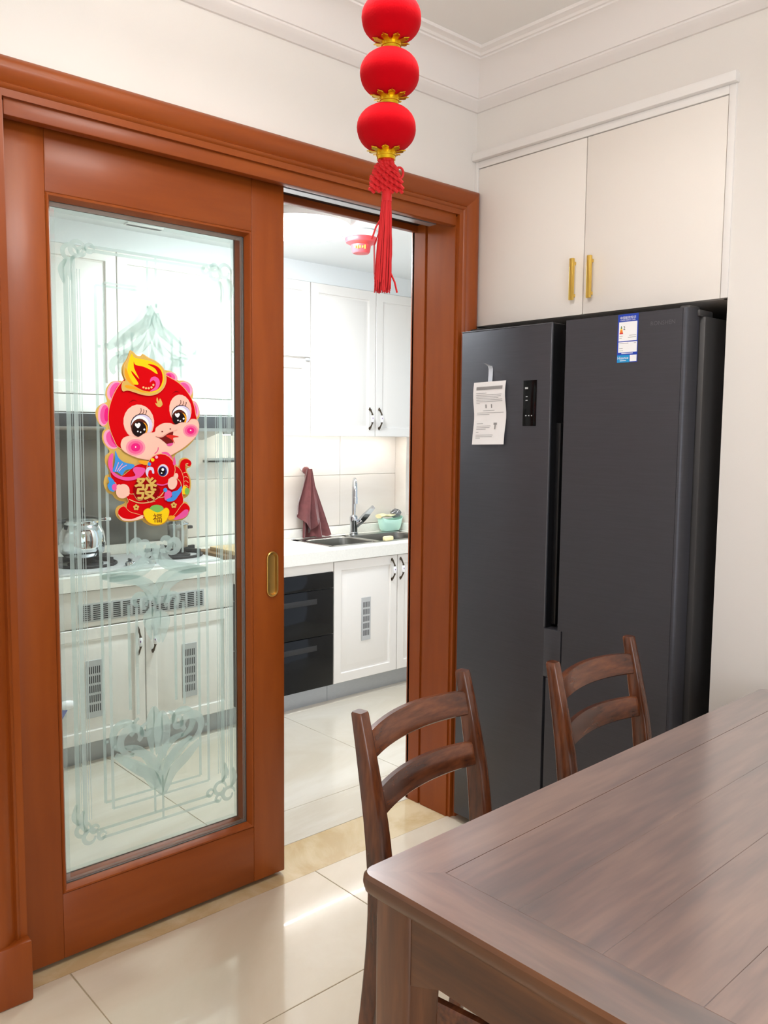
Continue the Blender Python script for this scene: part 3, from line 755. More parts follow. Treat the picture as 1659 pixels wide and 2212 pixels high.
# gold ingot
b = MB()
IN = [(648, 1925), (700, 1893), (800, 1935), (890, 1888), (925, 1918), (905, 2000), (860, 2050), (790, 2066), (710, 2045), (662, 1990)]
spoly(b, grow(IN, 6), 1); sell(b, 790, 1897, 78, 48, 2); sell(b, 790, 1893, 70, 40, 3); spoly(b, IN, 0)
b.build('gold_ingot', ['s yellow', 's orange', 's green', 's green'], st, smooth=0)
def sticker_text(body, cx, cy, size, mi, mat, name):
    vs, fs = text_tris(body, 1.0)
    if not vs: return
    x0, x1 = min(v.x for v in vs), max(v.x for v in vs); y0, y1 = min(v.y for v in vs), max(v.y for v in vs)
    k = size / max(x1 - x0, y1 - y0); b = MB()
    for q_, w_ in enumerate(((6, 0), (-6, 0), (0, 6), (0, -6), (0, 0)) if size > 150 else ((0, 0),)):
        b.add([zp((cx + (v.x - (x0 + x1) / 2) * k + w_[0], cy - (v.y - (y0 + y1) / 2) * k + w_[1]), _layer[0] + 3 + 2 * q_) for v in vs], fs)
    b.build(name, mat, st, smooth=0)
sticker_text('發', 668, 1668, 245, 0, 's gold', 'lettering')
sticker_text('福', 797, 1997, 100, 0, 's mouth', 'lettering')

# ==================================================================== BUILT-IN CABINET OVER THE FRIDGE
wc = thing('wall_cabinet', (0.2, -0.476, NZ), 'flat cream double door cabinet built in above the fridge', 'cabinet')
b = MB(); b.box(0.018, 0.62, NY1 + .001, -0.001, NZ, NZ + .02); b.box(0.018, 0.62, NY1 + .001, NY1 + .02, NZ, 2.35); b.box(0.018, 0.62, -0.02, -.001, NZ, 2.35); b.box(0.018, 0.62, NY1 + .001, -.001, 2.33, 2.355)
b.build('carcass', 'bcab', wc)
b = MB(); b.rbox(-0.006, 0.016, -0.0155, -0.0005, NZ, 2.3485, .0015); b.rbox(-0.006, 0.016, -0.9415, -0.9215, NZ, 2.3485, .0015); b.rbox(-0.006, 0.016, -0.9215, -0.0155, 2.325, 2.3485, .0015)
b.build('face_frame', 'btrim', wc)
b = MB(); b.rbox(-0.024, 0.012, -0.947, -0.0005, 2.3485, 2.376, .003); b.build('top_trim', 'btrim', wc)
for y0, y1, hy in ((-0.4645, -0.0175, -0.4335), (-0.9195, -0.4680, -0.4985)):
    b = MB(); b.rbox(-0.004, 0.016, y0, y1, NZ, 2.3225, .0012)
    d = b.build('door', 'bcab', wc)
    b = MB(); b.rbox(-0.026, -0.014, hy - .007, hy + .007, 1.828, 1.958, .002); b.rbox(-0.016, -0.003, hy - .004, hy + .004, 1.838, 1.848, .001); b.rbox(-0.016, -0.003, hy - .004, hy + .004, 1.938, 1.948, .001)
    b.build('handle', 'gold', d)

# ==================================================================== FRIDGE
fr_ = thing('refrigerator', (0.25, -0.455, 0), 'tall graphite side by side refrigerator in the wall recess', 'refrigerator')
XF = -0.1005
b = MB(); b.rbox(-0.026, 0.66, -0.893, -0.035, 0.03, 1.735, .006); b.build('body', 'fridgeside', fr_)
b = MB(); b.rbox(-0.02, 0.62, -0.88, -0.05, 0.0, 0.032, .002); b.build('base', 'dark', fr_)
# left door with its latch block
b = MB(); b.rbox(XF, -0.034, -0.4255, -0.040, 0.0275, 1.752, .004)
b.rbox(XF, -0.045, -0.490, -0.4235, 0.622, 0.781, .003)
ld = b.build('door', 'fridge', fr_)
b = MB(); b.rbox(XF - .0008, XF + .004, -0.4262, -0.4225, 0.785, 1.752, .0005); b.rbox(XF - .0008, XF + .003, -0.426, -0.040, 1.7495, 1.7528, .0005); b.build('edge_strip', 'fridgeedge', ld)
b = MB(); b.box(XF + .006, -0.036, -0.4275, -0.4250, 0.782, 1.75); b.rbox(XF + .03, -0.036, -0.445, -0.4255, 0.79, 1.44, .004); b.build('grip_recess', 'fridgedark', ld)
# control panel
b = MB(); b.rbox(XF - .0016, XF + .002, -0.3705, -0.3165, 1.430, 1.576, .0008); cp = b.build('control_panel', 'blackglass', ld)
b = MB()
for (y, z, w_) in ((-.330, 1.551, .012), (-.3315, 1.524, .007), (-.3315, 1.512, .008), (-.330, 1.463, .006), (-.3415, 1.463, .005), (-.353, 1.463, .004)):
    b = MB(); b.box(XF - .0021, XF - .0015, y - w_ / 2, y + w_ / 2, z - .0015 * (2 if w_ > .01 else 1), z + .0015 * (2 if w_ > .01 else 1)); b.build('indicator', 'vent', cp)
# right door: stepped left edge, rounded right edge
def rd_out(x_in=0.0):
    i = x_in
    return [(-0.4745 - i, 1.7535 - i), (-0.4745 - i, 0.781 + 0), (-0.4925 - i, 0.781), (-0.4925 - i, 0.620), (-0.4335 - i, 0.620), (-0.4335 - i, 0.0275 + i), (-0.868 + i, 0.0275 + i), (-0.868 + i, 1.7535 - i)]
b = MB(); b.prism(rd_out(), 'x', XF + .004, -0.034); b.prism(rd_out(.003), 'x', XF, XF + .004)
n = 6
b.rings([[Vector((XF + .012 - .012 * math.cos(a) if True else 0, -0.866 - .012 * math.sin(a), z)) for a in [PI / 2 * k / n for k in range(n + 1)]] + [Vector((-0.034, -0.878, z)), Vector((-0.034, -0.866, z))] for z in (0.0275, 1.7535)])
rd = b.build('door', 'fridge', fr_)
b = MB(); b.rbox(-0.075, -0.02, -0.872, -0.84, 1.745, 1.762, .004); b.rbox(-0.045, 0.03, -0.885, -0.85, 1.733, 1.752, .004); b.build('hinge_cover', 'fridgeside', fr_)
b = MB(); b.rbox(-0.060, 0.03, -0.10, -0.04, 1.735, 1.765, .004); b.build('hinge_cover', 'fridgeside', fr_)
# energy label on right door, built in its own plane
eln = on_x(1336, 678, XF); elx = XF - .0008
y0, y1, z1, z0 = -0.6612, -0.7285, 1.752, 1.6135
def fy(a): return y0 + (y1 - y0) * a
def fz(a): return z1 + (z0 - z1) * a
b = MB()
def lab(mi, a0, a1, c0, c1, k):
    b.mat(mi).box(elx - .0002 * k, elx + .0006, fy(a0), fy(a1), fz(c1), fz(c0))
lab(0, 0, 1, 0, 1, 0); lab(1, .06, .95, .16, .555, 1); lab(1, .06, .97, .575, .79, 1); lab(1, .22, .78, .805, .82, 1)
lab(2, .02, .62, .845, 1.0, 1); lab(1, .64, .97, .85, .985, 1)
for q, mi in enumerate((6, 6, 3, 4, 4, 5)): lab(mi, .17 - .014 * q, .20 + .014 * q, .24 + .028 * q, .268 + .028 * q, 2)
lab(7, .10, .26, .45, .458, 2); lab(7, .10, .22, .49, .498, 2); lab(7, .58, .92, .44, .448, 2); lab(7, .52, .92, .48, .488, 2)
lab(7, .10, .55, .60, .608, 2); lab(7, .82, .93, .60, .608, 2); lab(7, .10, .28, .70, .708, 2); lab(7, .10, .30, .75, .758, 2); lab(1, .16, .46, .955, .97, 2)
el = b.build('energy_label', ['blue', 'white', 'cyan', 'yellow', 'orange', 'redp', 'greenp', 'print'], rd, smooth=0)
def fridge_text(body, a, c, w, mat, x, parent, name='lettering'):
    vs, fs = text_tris(body, 1.0)
    if not vs: return
    xa, xb = min(v.x for v in vs), max(v.x for v in vs); ya, yb = min(v.y for v in vs), max(v.y for v in vs)
    k = w / (xb - xa); b = MB()
    b.add([(x, a - (v.x - (xa + xb) / 2) * k, c + (v.y - (ya + yb) / 2) * k) for v in vs], fs)
    return b.build(name, mat, parent, smooth=0)
fridge_text('中国能效标识', fy(.5), fz(.075), .052, 'white', elx - .0006, el)
fridge_text('CHINA ENERGY LABEL', fy(.5), fz(.125), .050, 'white', elx - .0006, el)
fridge_text('2', fy(.33), fz(.285), .006, 'black', elx - .0008, el)
fridge_text('Hisense', fy(.31), fz(.905), .036, 'white', elx - .0006, el)
fridge_text('RONSHEN', -0.8055, 1.7175, .075, 'fridgeedge', XF - .0006, rd, 'badge')

# paper notice hung on the left door by a strip of tape
pn = thing('paper_notice', (XF, -0.175, 1.37), 'white printed paper notice taped on the left fridge door', 'notice')
py0, py1, pz0, pz1 = -0.1046, -0.2462, 1.366, 1.5765
b = MB(); nx, nz = 6, 12; vs = []; fs = []
def pfun(a, c): return Vector((XF - .0026 - .002 * (1 + math.sin(c * 9)) * abs(a - .4) * 2 - .004 * max(0, c - .9) * 6 - .0015 * (1 - math.cos(a * 6.28)) * .5, py0 + (py1 - py0) * a + .002 * math.sin(c * 8), pz1 + (pz0 - pz1) * c + .003 * a))
for j in range(nz + 1):
    for i in range(nx + 1): vs.append(pfun(i / nx, j / nz))
for j in range(nz):
    for i in range(nx): k = j * (nx + 1) + i; fs.append((k, k + 1, k + nx + 2, k + nx + 1))
b.add(vs, fs); nv = len(vs)
b.add([v + Vector((.0008, 0, 0)) for v in vs], [tuple(reversed(f)) for f in fs])
b.build('sheet', 'paper', pn)
b = MB()
def pl(a0, a1, c0, c1):
    n = 5; vs = []; fs = []
    for k in range(n + 1):
        a = a0 + (a1 - a0) * k / n
        for c in (c0, c1): vs.append(pfun(a, c) - Vector((.0009, 0, 0)))
    for k in range(n): fs.append((2 * k, 2 * k + 1, 2 * k + 3, 2 * k + 2))
    b.add(vs, fs)
pl(.10, .92, .075, .125)
for c, w_ in ((.175, .42), (.205, .9), (.232, .88), (.258, .8), (.284, .92), (.310, .92), (.335, .2), (.49, .93), (.516, .5), (.66, .3), (.70, .55), (.726, .52), (.75, .4), (.80, .18), (.845, .64), (.872, .62), (.895, .24)): pl(.10, w_, c, c + .006)
pl(.64, .74, .655, .69); pl(.67, .71, .69, .76); pl(.38, .42, .36, .42); pl(.56, .59, .36, .42); pl(.30, .66, .455, .460)
b.build('print', 'print', pn, smooth=0)
b = MB()
ty0, ty1 = -0.1665, -0.1855
vs = []; pth = [(XF - .004, 1.545), (XF - .0036, 1.580), (XF - .0018, 1.600), (XF - .0016, 1.620), (XF - .006, 1.630), (XF - .016, 1.634), (XF - .024, 1.640)]
for i, (x, z) in enumerate(pth): vs += [(x, ty0 + (.006 if i == 6 else 0), z), (x, ty1 + (.010 if i == 6 else 0), z + (.0 if i < 5 else -.004))]
b.add(vs, [(2 * i, 2 * i + 1, 2 * i + 3, 2 * i + 2) for i in range(len(pth) - 1)])
b.build('tape', 'tape', pn)

# ==================================================================== KITCHEN
CY, CZ0, CZ1 = 1.283, 0.747, 0.805     # worktop front edge, underside, top
DYF = 1.300                            # cabinet door fronts
RP = [(0.0, DYF + .018), (0.0, DYF + .002), (0.002, DYF), (0.048, DYF), (0.051, DYF + .008), (0.058, DYF + .010), (0.086, DYF + .002), (0.090, DYF + .001)]
def kdoor(parent, x0, x1, z0, z1, yf, hx=None, hz=None, vent=None):
    b = MB(); rp = [(i, y - DYF + yf) for i, y in RP]
    if x1 - x0 < .25 or z1 - z0 < .25: pass
    b.panel(x0, x1, z0, z1, rp)
    d = b.build('door', 'cab', parent, smooth=30)
    if hx is not None:
        b = MB()
        for s in (1, -1):
            b.mat(0).tube([(hx, yf + .001, hz + s * .052), (hx, yf - .008, hz + s * .050), (hx, yf - .014, hz + s * .042), (hx, yf - .022, hz + s * .030), (hx, yf - .026, hz + s * .018)], [.007, .006, .0042, .0038, .006], 8)
        for s in (1, -1): b.mat(0).sphere((hx, yf - .002, hz + s * .055), (.006, .004, .009), 8, 6)
        b.mat(1).lathe([(.0055, -.019), (.0085, -.014), (.0095, 0), (.0085, .014), (.0055, .019)], (hx, yf - .026, hz), 10)
        b.mat(2).sphere((hx - .004, yf - .034, hz + .003), (.003, .0018, .006), 6, 4)
        b.build('handle', ['bronze', 'porc', 'purple'], d)
    if vent:
        vx0, vx1, vz0, vz1 = vent; b = MB(); b.rbox(vx0, vx1, yf - .003, yf + .001, vz0, vz1, .001, 1); g_ = b.build('vent_plate', 'vent', d)
        b = MB(); w_ = vx1 - vx0; h_ = vz1 - vz0
        for r in range(5):
            zc = vz1 - h_ * (.17 + .165 * r)
            for k in range(6): xc = vx0 + w_ * (.2 + .12 * k); b.box(xc - w_ * .026, xc + w_ * .026, yf - .0036, yf - .001, zc - h_ * .062, zc + h_ * .062)
        g2 = b.build('slot', 'slot', d); g2['kind'] = 'stuff'
    return d

def base_unit(x0, x1, label, zt_=CZ0):
    t = thing('base_cabinet', ((x0 + x1) / 2, 1.55, 0), label, 'cabinet', None)
    b = MB(); b.box(x0 + .001, x1 - .001, DYF + .018, KY - .012, 0.095, zt_ if x0 != 0.404 else 0.60); b.build('carcass', 'cab', t)
    b = MB(); b.box(x0 + .001, x1 - .001, 1.352, 1.37, 0.0, 0.095); b.build('plinth', 'kick', t)
    return t
t = base_unit(-1.083, -0.193, 'white base cabinet with a long grille below the gas hob')
b = MB(); b.rbox(-1.080, -0.196, DYF, DYF + .018, 0.592, 0.742, .002); vp = b.build('grille_panel', 'cab', t)
b = MB(); b.rbox(-0.93, -0.350, DYF - .003, DYF + .001, 0.612, 0.690, .001); gp = b.build('vent_plate', 'vent', vp)
b = MB()
for k in range(13):
    xa = -0.912 + .0435 * k
    for r in range(8): zc = .622 + .0083 * r; b.box(xa, xa + .032, DYF - .0036, DYF - .001, zc - .0022, zc + .0022)
g2 = b.build('slot', 'slot', vp); g2['kind'] = 'stuff'
kdoor(t, -1.080, -0.640, 0.100, 0.586, DYF, -0.672, 0.500, (-0.905, -0.832, 0.205, 0.450))
kdoor(t, -0.636, -0.196, 0.100, 0.586, DYF, -0.604, 0.500, (-0.462, -0.389, 0.205, 0.452))
t = base_unit(0.404, 1.322, 'white base cabinet under the sink with porcelain handles')
kdoor(t, 0.407, 0.849, 0.100, 0.742, DYF, 0.808, 0.665, (0.592, 0.656, 0.302, 0.533))
kdoor(t, 0.853, 1.320, 0.100, 0.742, DYF, 0.872, 0.665)
t = base_unit(KXL + .002, -1.085, 'white base cabinet beside the hob cabinet, mostly hidden by the door frame')
kdoor(t, KXL + .006, -1.088, 0.100, 0.742, DYF, -1.12, 0.60)
# disinfection cabinet with two black drawers
t = thing('sterilizer_cabinet', (0.105, 1.55, 0), 'black glass built-in sterilizer with two drawers', 'appliance')
b = MB(); b.box(-0.192, 0.403, DYF + .018, KY - .012, 0.095, CZ0); b.build('carcass', 'cab', t)
b = MB(); b.box(-0.192, 0.403, 1.352, 1.37, 0, 0.095); b.build('plinth', 'kick', t)
b = MB(); b.rbox(-0.192, 0.402, DYF, DYF + .018, 0.694, 0.744, .002); b.build('filler_panel', 'cab', t)
b = MB(); b.rbox(-0.186, 0.398, DYF - .006, DYF + .018, 0.612, 0.691, .002); b.build('control_fascia', 'blackglass', t)
for z0_, z1_ in ((0.372, 0.609), (0.102, 0.369)):
    b = MB(); b.rbox(-0.186, 0.398, DYF - .006, DYF + .018, z0_, z1_, .002); d = b.build('drawer', 'blackglass', t)
    b = MB(); zz = z1_ - .055
    b.rbox(-0.10, 0.292, DYF - .0075, DYF - .004, zz - .016, zz + .012, .001); b.mat(1).rbox(-0.095, 0.287, DYF - .0082, DYF - .005, zz - .015, zz - .009, .001)
    b.build('grip', ['dark', 'black'], d)

# worktop with upstand, cut out for sink
SX0, SX1, SYA, SYB = 0.475, 1.235, 1.40, 1.745
b = MB()
b.box(KXL, SX0, CY, KY - .012, CZ0, CZ1); b.box(SX1, KXR, CY, KY - .012, CZ0, CZ1)
b.box(SX0, SX1, CY, SYA, CZ0, CZ1); b.box(SX0, SX1, SYB, KY - .012, CZ0, CZ1)
wt = b.build('worktop', 'counter'); tag(wt, 'long white stone kitchen worktop', 'worktop')
b = MB(); b.rbox(KXL, KXR, KY - .028, KY - .0085, CZ1, CZ1 + .048, .003); b.rbox(KXR - .02, KXR, CY + .01, KY - .028, CZ1, CZ1 + .048, .003); struct(b.build('trim_5', 'counter'), 'white stone upstand along the back of the worktop')

# sink
sk = thing('kitchen_sink', ((SX0 + SX1) / 2, 1.57, CZ1), 'double bowl stainless steel sink let into the worktop', 'sink')
def bowl(x0, x1, y0, y1):
    b = MB(); z = CZ1 + .003; R_ = .05
    def rr(i, z_, r):
        pts = []
        for cx, cy, a0 in ((x1 - i - r, y1 - i - r, 0), (x0 + i + r, y1 - i - r, PI / 2), (x0 + i + r, y0 + i + r, PI), (x1 - i - r, y0 + i + r, 1.5 * PI)):
            for k in range(5): a = a0 + PI / 2 * k / 4; pts.append(Vector((cx + r * math.cos(a), cy + r * math.sin(a), z_)))
        return pts
    b.rings([rr(0, z, R_), rr(.004, z - .004, R_), rr(.012, z - .15, R_), rr(.05, z - .17, R_)], False, True)
    return b
bowls = ((SX0 + .012, 0.80, SYA + .015, SYB - .055), (0.83, SX1 - .012, SYA + .015, SYB - .055))
for q in bowls: bowl(*q).build('bowl', 'steel', sk)
b = MB()
b.box(SX0 - .012, SX1 + .012, SYB - .055, SYB + .012, CZ1, CZ1 + .003); b.box(SX0 - .012, SX1 + .012, SYA - .012, SYA + .015, CZ1, CZ1 + .003)
b.box(SX0 - .012, SX0 + .012, SYA, SYB, CZ1, CZ1 + .003); b.box(SX1 - .012, SX1 + .012, SYA, SYB, CZ1, CZ1 + .003); b.box(0.80, 0.83, SYA, SYB, CZ1, CZ1 + .003)
b.build('rim', 'steel', sk)
# faucet
fp = on_y(764, 1163, 1.722); FXc = fp.x
fa = thing('kitchen_faucet', (FXc, 1.722, CZ1 + .003), 'chrome gooseneck mixer tap at the sink', 'faucet')
b = MB(); z = CZ1 + .003; c = (FXc, 1.722, z)
b.lathe([(.024, 0), (.026, .004), (.026, .012), (.022, .016), (.022, .075), (.024, .08), (.024, .105), (.020, .112), (.014, .118)], c, 20); b.build('body', 'chrome', fa)
b = MB(); pts = [(FXc, 1.722, z + .11)]
pts += [(FXc, 1.722, z + .11 + .05 * k) for k in range(1, 4)]
R_ = .075
sx_, sy_ = -.60, -.80
pts += [(FXc + sx_ * R_ * (1 - math.cos(PI * k / 10)), 1.722 + sy_ * R_ * (1 - math.cos(PI * k / 10)), z + .255 + R_ * math.sin(PI * k / 10)) for k in range(0, 11)]
ex_, ey_ = FXc + 2 * R_ * sx_, 1.722 + 2 * R_ * sy_
pts += [(ex_, ey_, z + .24), (ex_, ey_, z + .20)]
b.tube(pts, .0115, 12); b.lathe([(.0135, 0), (.0135, .035), (.012, .04)], (ex_, ey_, z + .195), 14); b.build('spout', 'chrome', fa)
b = MB(); d0 = Vector((FXc + .02, 1.70, z + .07)); d1 = Vector((FXc + .105, 1.665, z + .165))
b.tube([(FXc + .015, 1.715, z + .055), d0, d0 + (d1 - d0) * .15], .016, 12)
dd = (d1 - d0).normalized(); wv = dd.cross(Vector((0, 1, 0))).normalized(); tv = dd.cross(wv)
b.rings([[p + wv * (w_ * sx) + tv * (t_ * sy) for sx, sy in ((-1, -1), (1, -1), (1, 1), (-1, 1))] for p, w_, t_ in ((d0, .013, .012), (d0 + (d1 - d0) * .4, .017, .010), (d1, .011, .006))])
b.build('lever', 'chrome', fa)

# towel on hook
hk = on_y(653, 1011, KY - .012)
b = MB(); b.lathe([(.016, 0), (.016, .004), (.010, .006)], (hk.x, KY - .014, hk.z), 14, 'y'); b.tube([(hk.x, KY - .010, hk.z), (hk.x, KY - .03, hk.z - .008), (hk.x, KY - .04, hk.z - .002), (hk.x, KY - .043, hk.z + .01)], .003, 8)
tag(b.build('wall_hook', 'porc'), 'small white hook on the tiles holding the towel', 'hook')
tw = thing('hand_towel', (hk.x, KY - .04, CZ1 + .06), 'maroon towel hanging from a wall hook beside the sink', 'towel')
b = MB()
def towel_sheet(b, cols, rows, left, right, ztop, zbot_f, depth, ph):
    vs = []; fs = []
    for j in range(rows + 1):
        c = j / rows; w0 = left(c); w1 = right(c)
        for i in range(cols + 1):
            a = i / cols
            y = KY - .034 - depth - .026 * (0.3 + c) * (math.sin(a * 12 + ph + c * 1.2) * .7 + .3 * math.sin(a * 23 + ph)) - .012 * math.sin(PI * a)
            z_ = ztop - (ztop - zbot_f(a)) * c
            vs.append(Vector((hk.x + w0 + (w1 - w0) * a, y, z_)))
    for j in range(rows):
        for i in range(cols): k = j * (cols + 1) + i; fs.append((k, k + 1, k + cols + 2, k + cols + 1))
    n = len(vs); b.add(vs, fs); b.add([v + Vector((0, .004, 0)) for v in vs], [tuple(reversed(f)) for f in fs])
zt_, zb_ = hk.z - .002, CZ1 + .004
sig = lambda c: 0.012 + .10 * c ** .8
towel_sheet(b, 26, 24, lambda c: -.014 - .035 * c, lambda c: .014 + .155 * c ** .9, zt_, lambda a: zb_ + .004 * math.sin(a * 20), .024, 0.4)
b.build('back_fold', 'towel', tw)
b = MB(); towel_sheet(b, 18, 20, lambda c: -.02 - .062 * min(1, c * 1.3), lambda c: .012 + .05 * c, zt_, lambda a: zb_ + .14 - .12 * min(1, a * 1.6) if a < .6 else zb_ + .02 + .09 * (a - .6) / .4, .050, 2.2)
b.build('front_fold', 'towel', tw)
b = MB(); b.sphere((hk.x + .001, KY - .045, hk.z - .012), (.022, .022, .022), 10, 8); b.build('gather', 'towel', tw)

# mint basket with cloth and steel wool
bc = on_y(836, 1134, 1.79)
bk_ = thing('sink_caddy', (bc.x, 1.79, CZ1 + .005), 'mint green plastic caddy standing behind the sink', 'caddy')
BX, BYc, BZ = bc.x, 1.79, CZ1 + .0045
b = MB()
def cad(t, z_, wv_):
    pts = []
    for k in range(28):
        a = 2 * PI * k / 28; r = 1.0
        x = .085 * t * math.copysign(abs(math.cos(a)) ** .7, math.cos(a)); y = .042 * t * math.copysign(abs(math.sin(a)) ** .7, math.sin(a))
        pts.append(Vector((BX + x, BYc - .028 + y, BZ + z_ + wv_ * math.cos(2 * a))))
    return pts
b.rings([cad(.70, .004, 0), cad(.74, .0, 0), cad(.86, .012, 0), cad(.98, .045, .006), cad(1.06, .075, .010), cad(1.04, .077, .010), cad(.95, .045, .006), cad(.82, .016, 0), cad(.7, .008, 0)], True, True)
b.build('tray', 'mint', bk_)
for x in (-.05, .05): b = MB(); b.tube([(BX + x, BYc - .028, BZ + .004), (BX + x, BYc - .028, BZ - .001)], .012, 10); b.build('foot', 'mint', bk_)
b = MB()
L = [(BX - .095, 0), (BX - .06, .006), (BX - .02, 0), (BX + .02, .004)]
b.rings([[Vector((x, BYc - .028 + .030 * math.cos(2 * PI * k / 10), BZ + .091 + dz + .011 * math.sin(2 * PI * k / 10) * (1.2 - .3 * q % 2))) for k in range(10)] for q, (x, dz) in enumerate(L)])
tag(b.build('dish_cloth', 'sponge'), 'pale yellow dish cloth lying on the mint caddy', 'cloth')
b = MB(); rs = random.Random(3); wc_ = Vector((BX + .045, BYc - .028, BZ + .103))
for q in range(34):
    ax = Vector((rs.uniform(-1, 1), rs.uniform(-1, 1), rs.uniform(-1, 1))).normalized(); u = ax.orthogonal().normalized(); w_ = ax.cross(u); rr_ = rs.uniform(.018, .034); o_ = ax * rs.uniform(-.012, .012)
    pts = []
    for k in range(13):
        a = 2 * PI * k / 12; p = (u * math.cos(a) + w_ * math.sin(a)) * rr_ * (1 + .12 * math.sin(5 * a)) + o_; p.z *= .82; pts.append(wc_ + p)
    b.tube(pts, .0016, 4, False)
tag(b.build('steel_wool', 'wool'), 'ball of grey steel wool on the mint caddy', 'scourer')
bp_ = on_z(826, 1172, CZ1)
b = MB(); b.rbox(0.838, 0.90, 1.385, 1.415, CZ1 + .003, CZ1 + .028, .008); 
spg = b.build('sponge_block', 'sponge'); tag(spg, 'small cream and orange sponge at the sink edge', 'sponge')

# gas hob
hb = thing('gas_hob', (-0.62, 1.55, CZ1), 'two burner steel gas hob set in the worktop', 'hob')
b = MB(); b.rbox(-0.99, -0.235, 1.335, 1.745, CZ1, CZ1 + .012, .005); b.build('hob_plate', 'hooblt', hb)
burners = ((-0.800, 1.53), (-0.365, 1.545))
for (x, y) in burners:
    b = MB(); b.lathe([(.075, .0), (.075, .008), (.06, .014), (.045, .014), (.045, .026), (.04, .03)], (x, y, CZ1 + .011), 24); b.build('burner', 'black', hb)
    b = MB()
    for k in range(5):
        a = 2 * PI * k / 5 + .3; r0, r1 = .05, .125
        c0 = Vector((x + r1 * math.cos(a), y + r1 * math.sin(a), 0)); c1 = Vector((x + r0 * math.cos(a), y + r0 * math.sin(a), 0)); w_ = Vector((-math.sin(a), math.cos(a), 0)) * .006
        z0_, z1_, z2_ = CZ1 + .011, CZ1 + .05, CZ1 + .038
        b.rings([[c1 + w_ * s + Vector((0, 0, zz)) for s, zz in ((-1, z2_), (1, z2_), (1, z1_), (-1, z1_))], [c0 + w_ * s + Vector((0, 0, zz)) for s, zz in ((-1, z2_ - .004), (1, z2_ - .004), (1, z1_), (-1, z1_))]])
        b.box(c0.x - .007, c0.x + .007, c0.y - .007, c0.y + .007, z0_, z1_)
    ring = [(x + .128 * math.cos(2 * PI * k / 28), y + .128 * math.sin(2 * PI * k / 28), CZ1 + .018) for k in range(29)]
    b.tube(ring, .007, 6, False)
    b.build('pan_support', 'black', hb)
for x in (-0.665, -0.555):
    b = MB(); b.lathe([(.022, 0), (.022, .014), (.018, .02), (.006, .022)], (x, 1.375, CZ1 + .011), 16); b.rbox(x - .004, x + .004, 1.357, 1.393, CZ1 + .03, CZ1 + .044, .002); b.build('knob', 'chrome', hb)
# stock pot
PX, PY, PZ = -0.815, 1.53, CZ1 + .0505
sp = thing('stock_pot', (PX, PY, PZ), 'big round bellied stainless stock pot on the hob', 'pot')
b = MB(); b.lathe([(.045, 0), (.075, .002), (.092, .02), (.100, .05), (.101, .08), (.096, .11), (.084, .135), (.078, .142), (.080, .150), (.076, .150), (.074, .140), (.09, .08), (.07, .01)], (PX, PY, PZ), 36); b.build('body', 'chrome', sp)
b = MB(); b.lathe([(.082, .150), (.083, .158), (.074, .168), (.050, .176), (.02, .180)], (PX, PY, PZ), 32); lid = b.build('lid', 'chrome', sp)
b = MB(); b.lathe([(.010, .178), (.009, .186), (.019, .198), (.019, .208), (.012, .212)], (PX, PY, PZ), 16); b.build('knob', 'dark', lid)
for s in (1, -1):
    b = MB(); b.rbox(PX + s * .072 if s > 0 else PX - .128, PX + .128 if s > 0 else PX - .072, PY - .022, PY + .022, PZ + .150, PZ + .166, .005); b.build('handle', 'chrome' if s > 0 else 'dark', sp)
# tall saucepan
QX, QY, QZ = -0.345, 1.545, CZ1 + .0505
sp = thing('saucepan', (QX, QY, QZ), 'small tall steel saucepan with a pouring lip on the hob', 'pot')
b = MB(); b.lathe([(.038, 0), (.046, .003), (.047, .08), (.047, .105), (.052, .112), (.048, .112), (.044, .10), (.043, .01)], (QX, QY, QZ), 28); b.build('body', 'steel', sp)
b = MB(); b.lathe([(.053, .111), (.052, .116), (.030, .128), (.008, .132), (.008, .142), (.014, .150), (.010, .156)], (QX, QY, QZ), 24); b.build('lid', 'chrome', sp)
b = MB(); b.rbox(QX + .045, QX + .075, QY - .012, QY + .012, QZ + .085, QZ + .100, .004); b.build('handle', 'dark', sp)

# chopping boards
b = MB(); b.rbox(-0.175, 0.085, 1.325, 1.545, CZ1 + .020, CZ1 + .040, .004); tag(b.build('chopping_board', 'board'), 'pale wooden chopping board on top of the darker board', 'chopping board')
b = MB(); b.rbox(-0.215, 0.06, 1.345, 1.61, CZ1, CZ1 + .0205, .004); tag(b.build('chopping_board', 'boardedge'), 'darker wooden chopping board lying under the pale board', 'chopping board')
# stainless splash plate
b = MB(); b.rbox(-1.06, -0.245, KY - .0125, KY - .0078, 0.855, 1.40, .001); tag(b.build('splash_plate', 'splash'), 'brushed steel splash plate on the wall behind the hob', 'panel')
# small ledge on the wall
lg0, lg1 = on_y(447, 998, KY - .05), on_y(505, 998, KY - .05)
b = MB(); b.rbox(lg0.x, lg1.x, KY - .06, KY - .008, lg0.z - .004, lg0.z + .010, .003); b.rbox(lg0.x, lg1.x, KY - .06, KY - .055, lg0.z - .004, lg0.z + .022, .002)
tag(b.build('wall_ledge', 'steel'), 'narrow grey metal ledge fixed to the wall tiles', 'shelf')

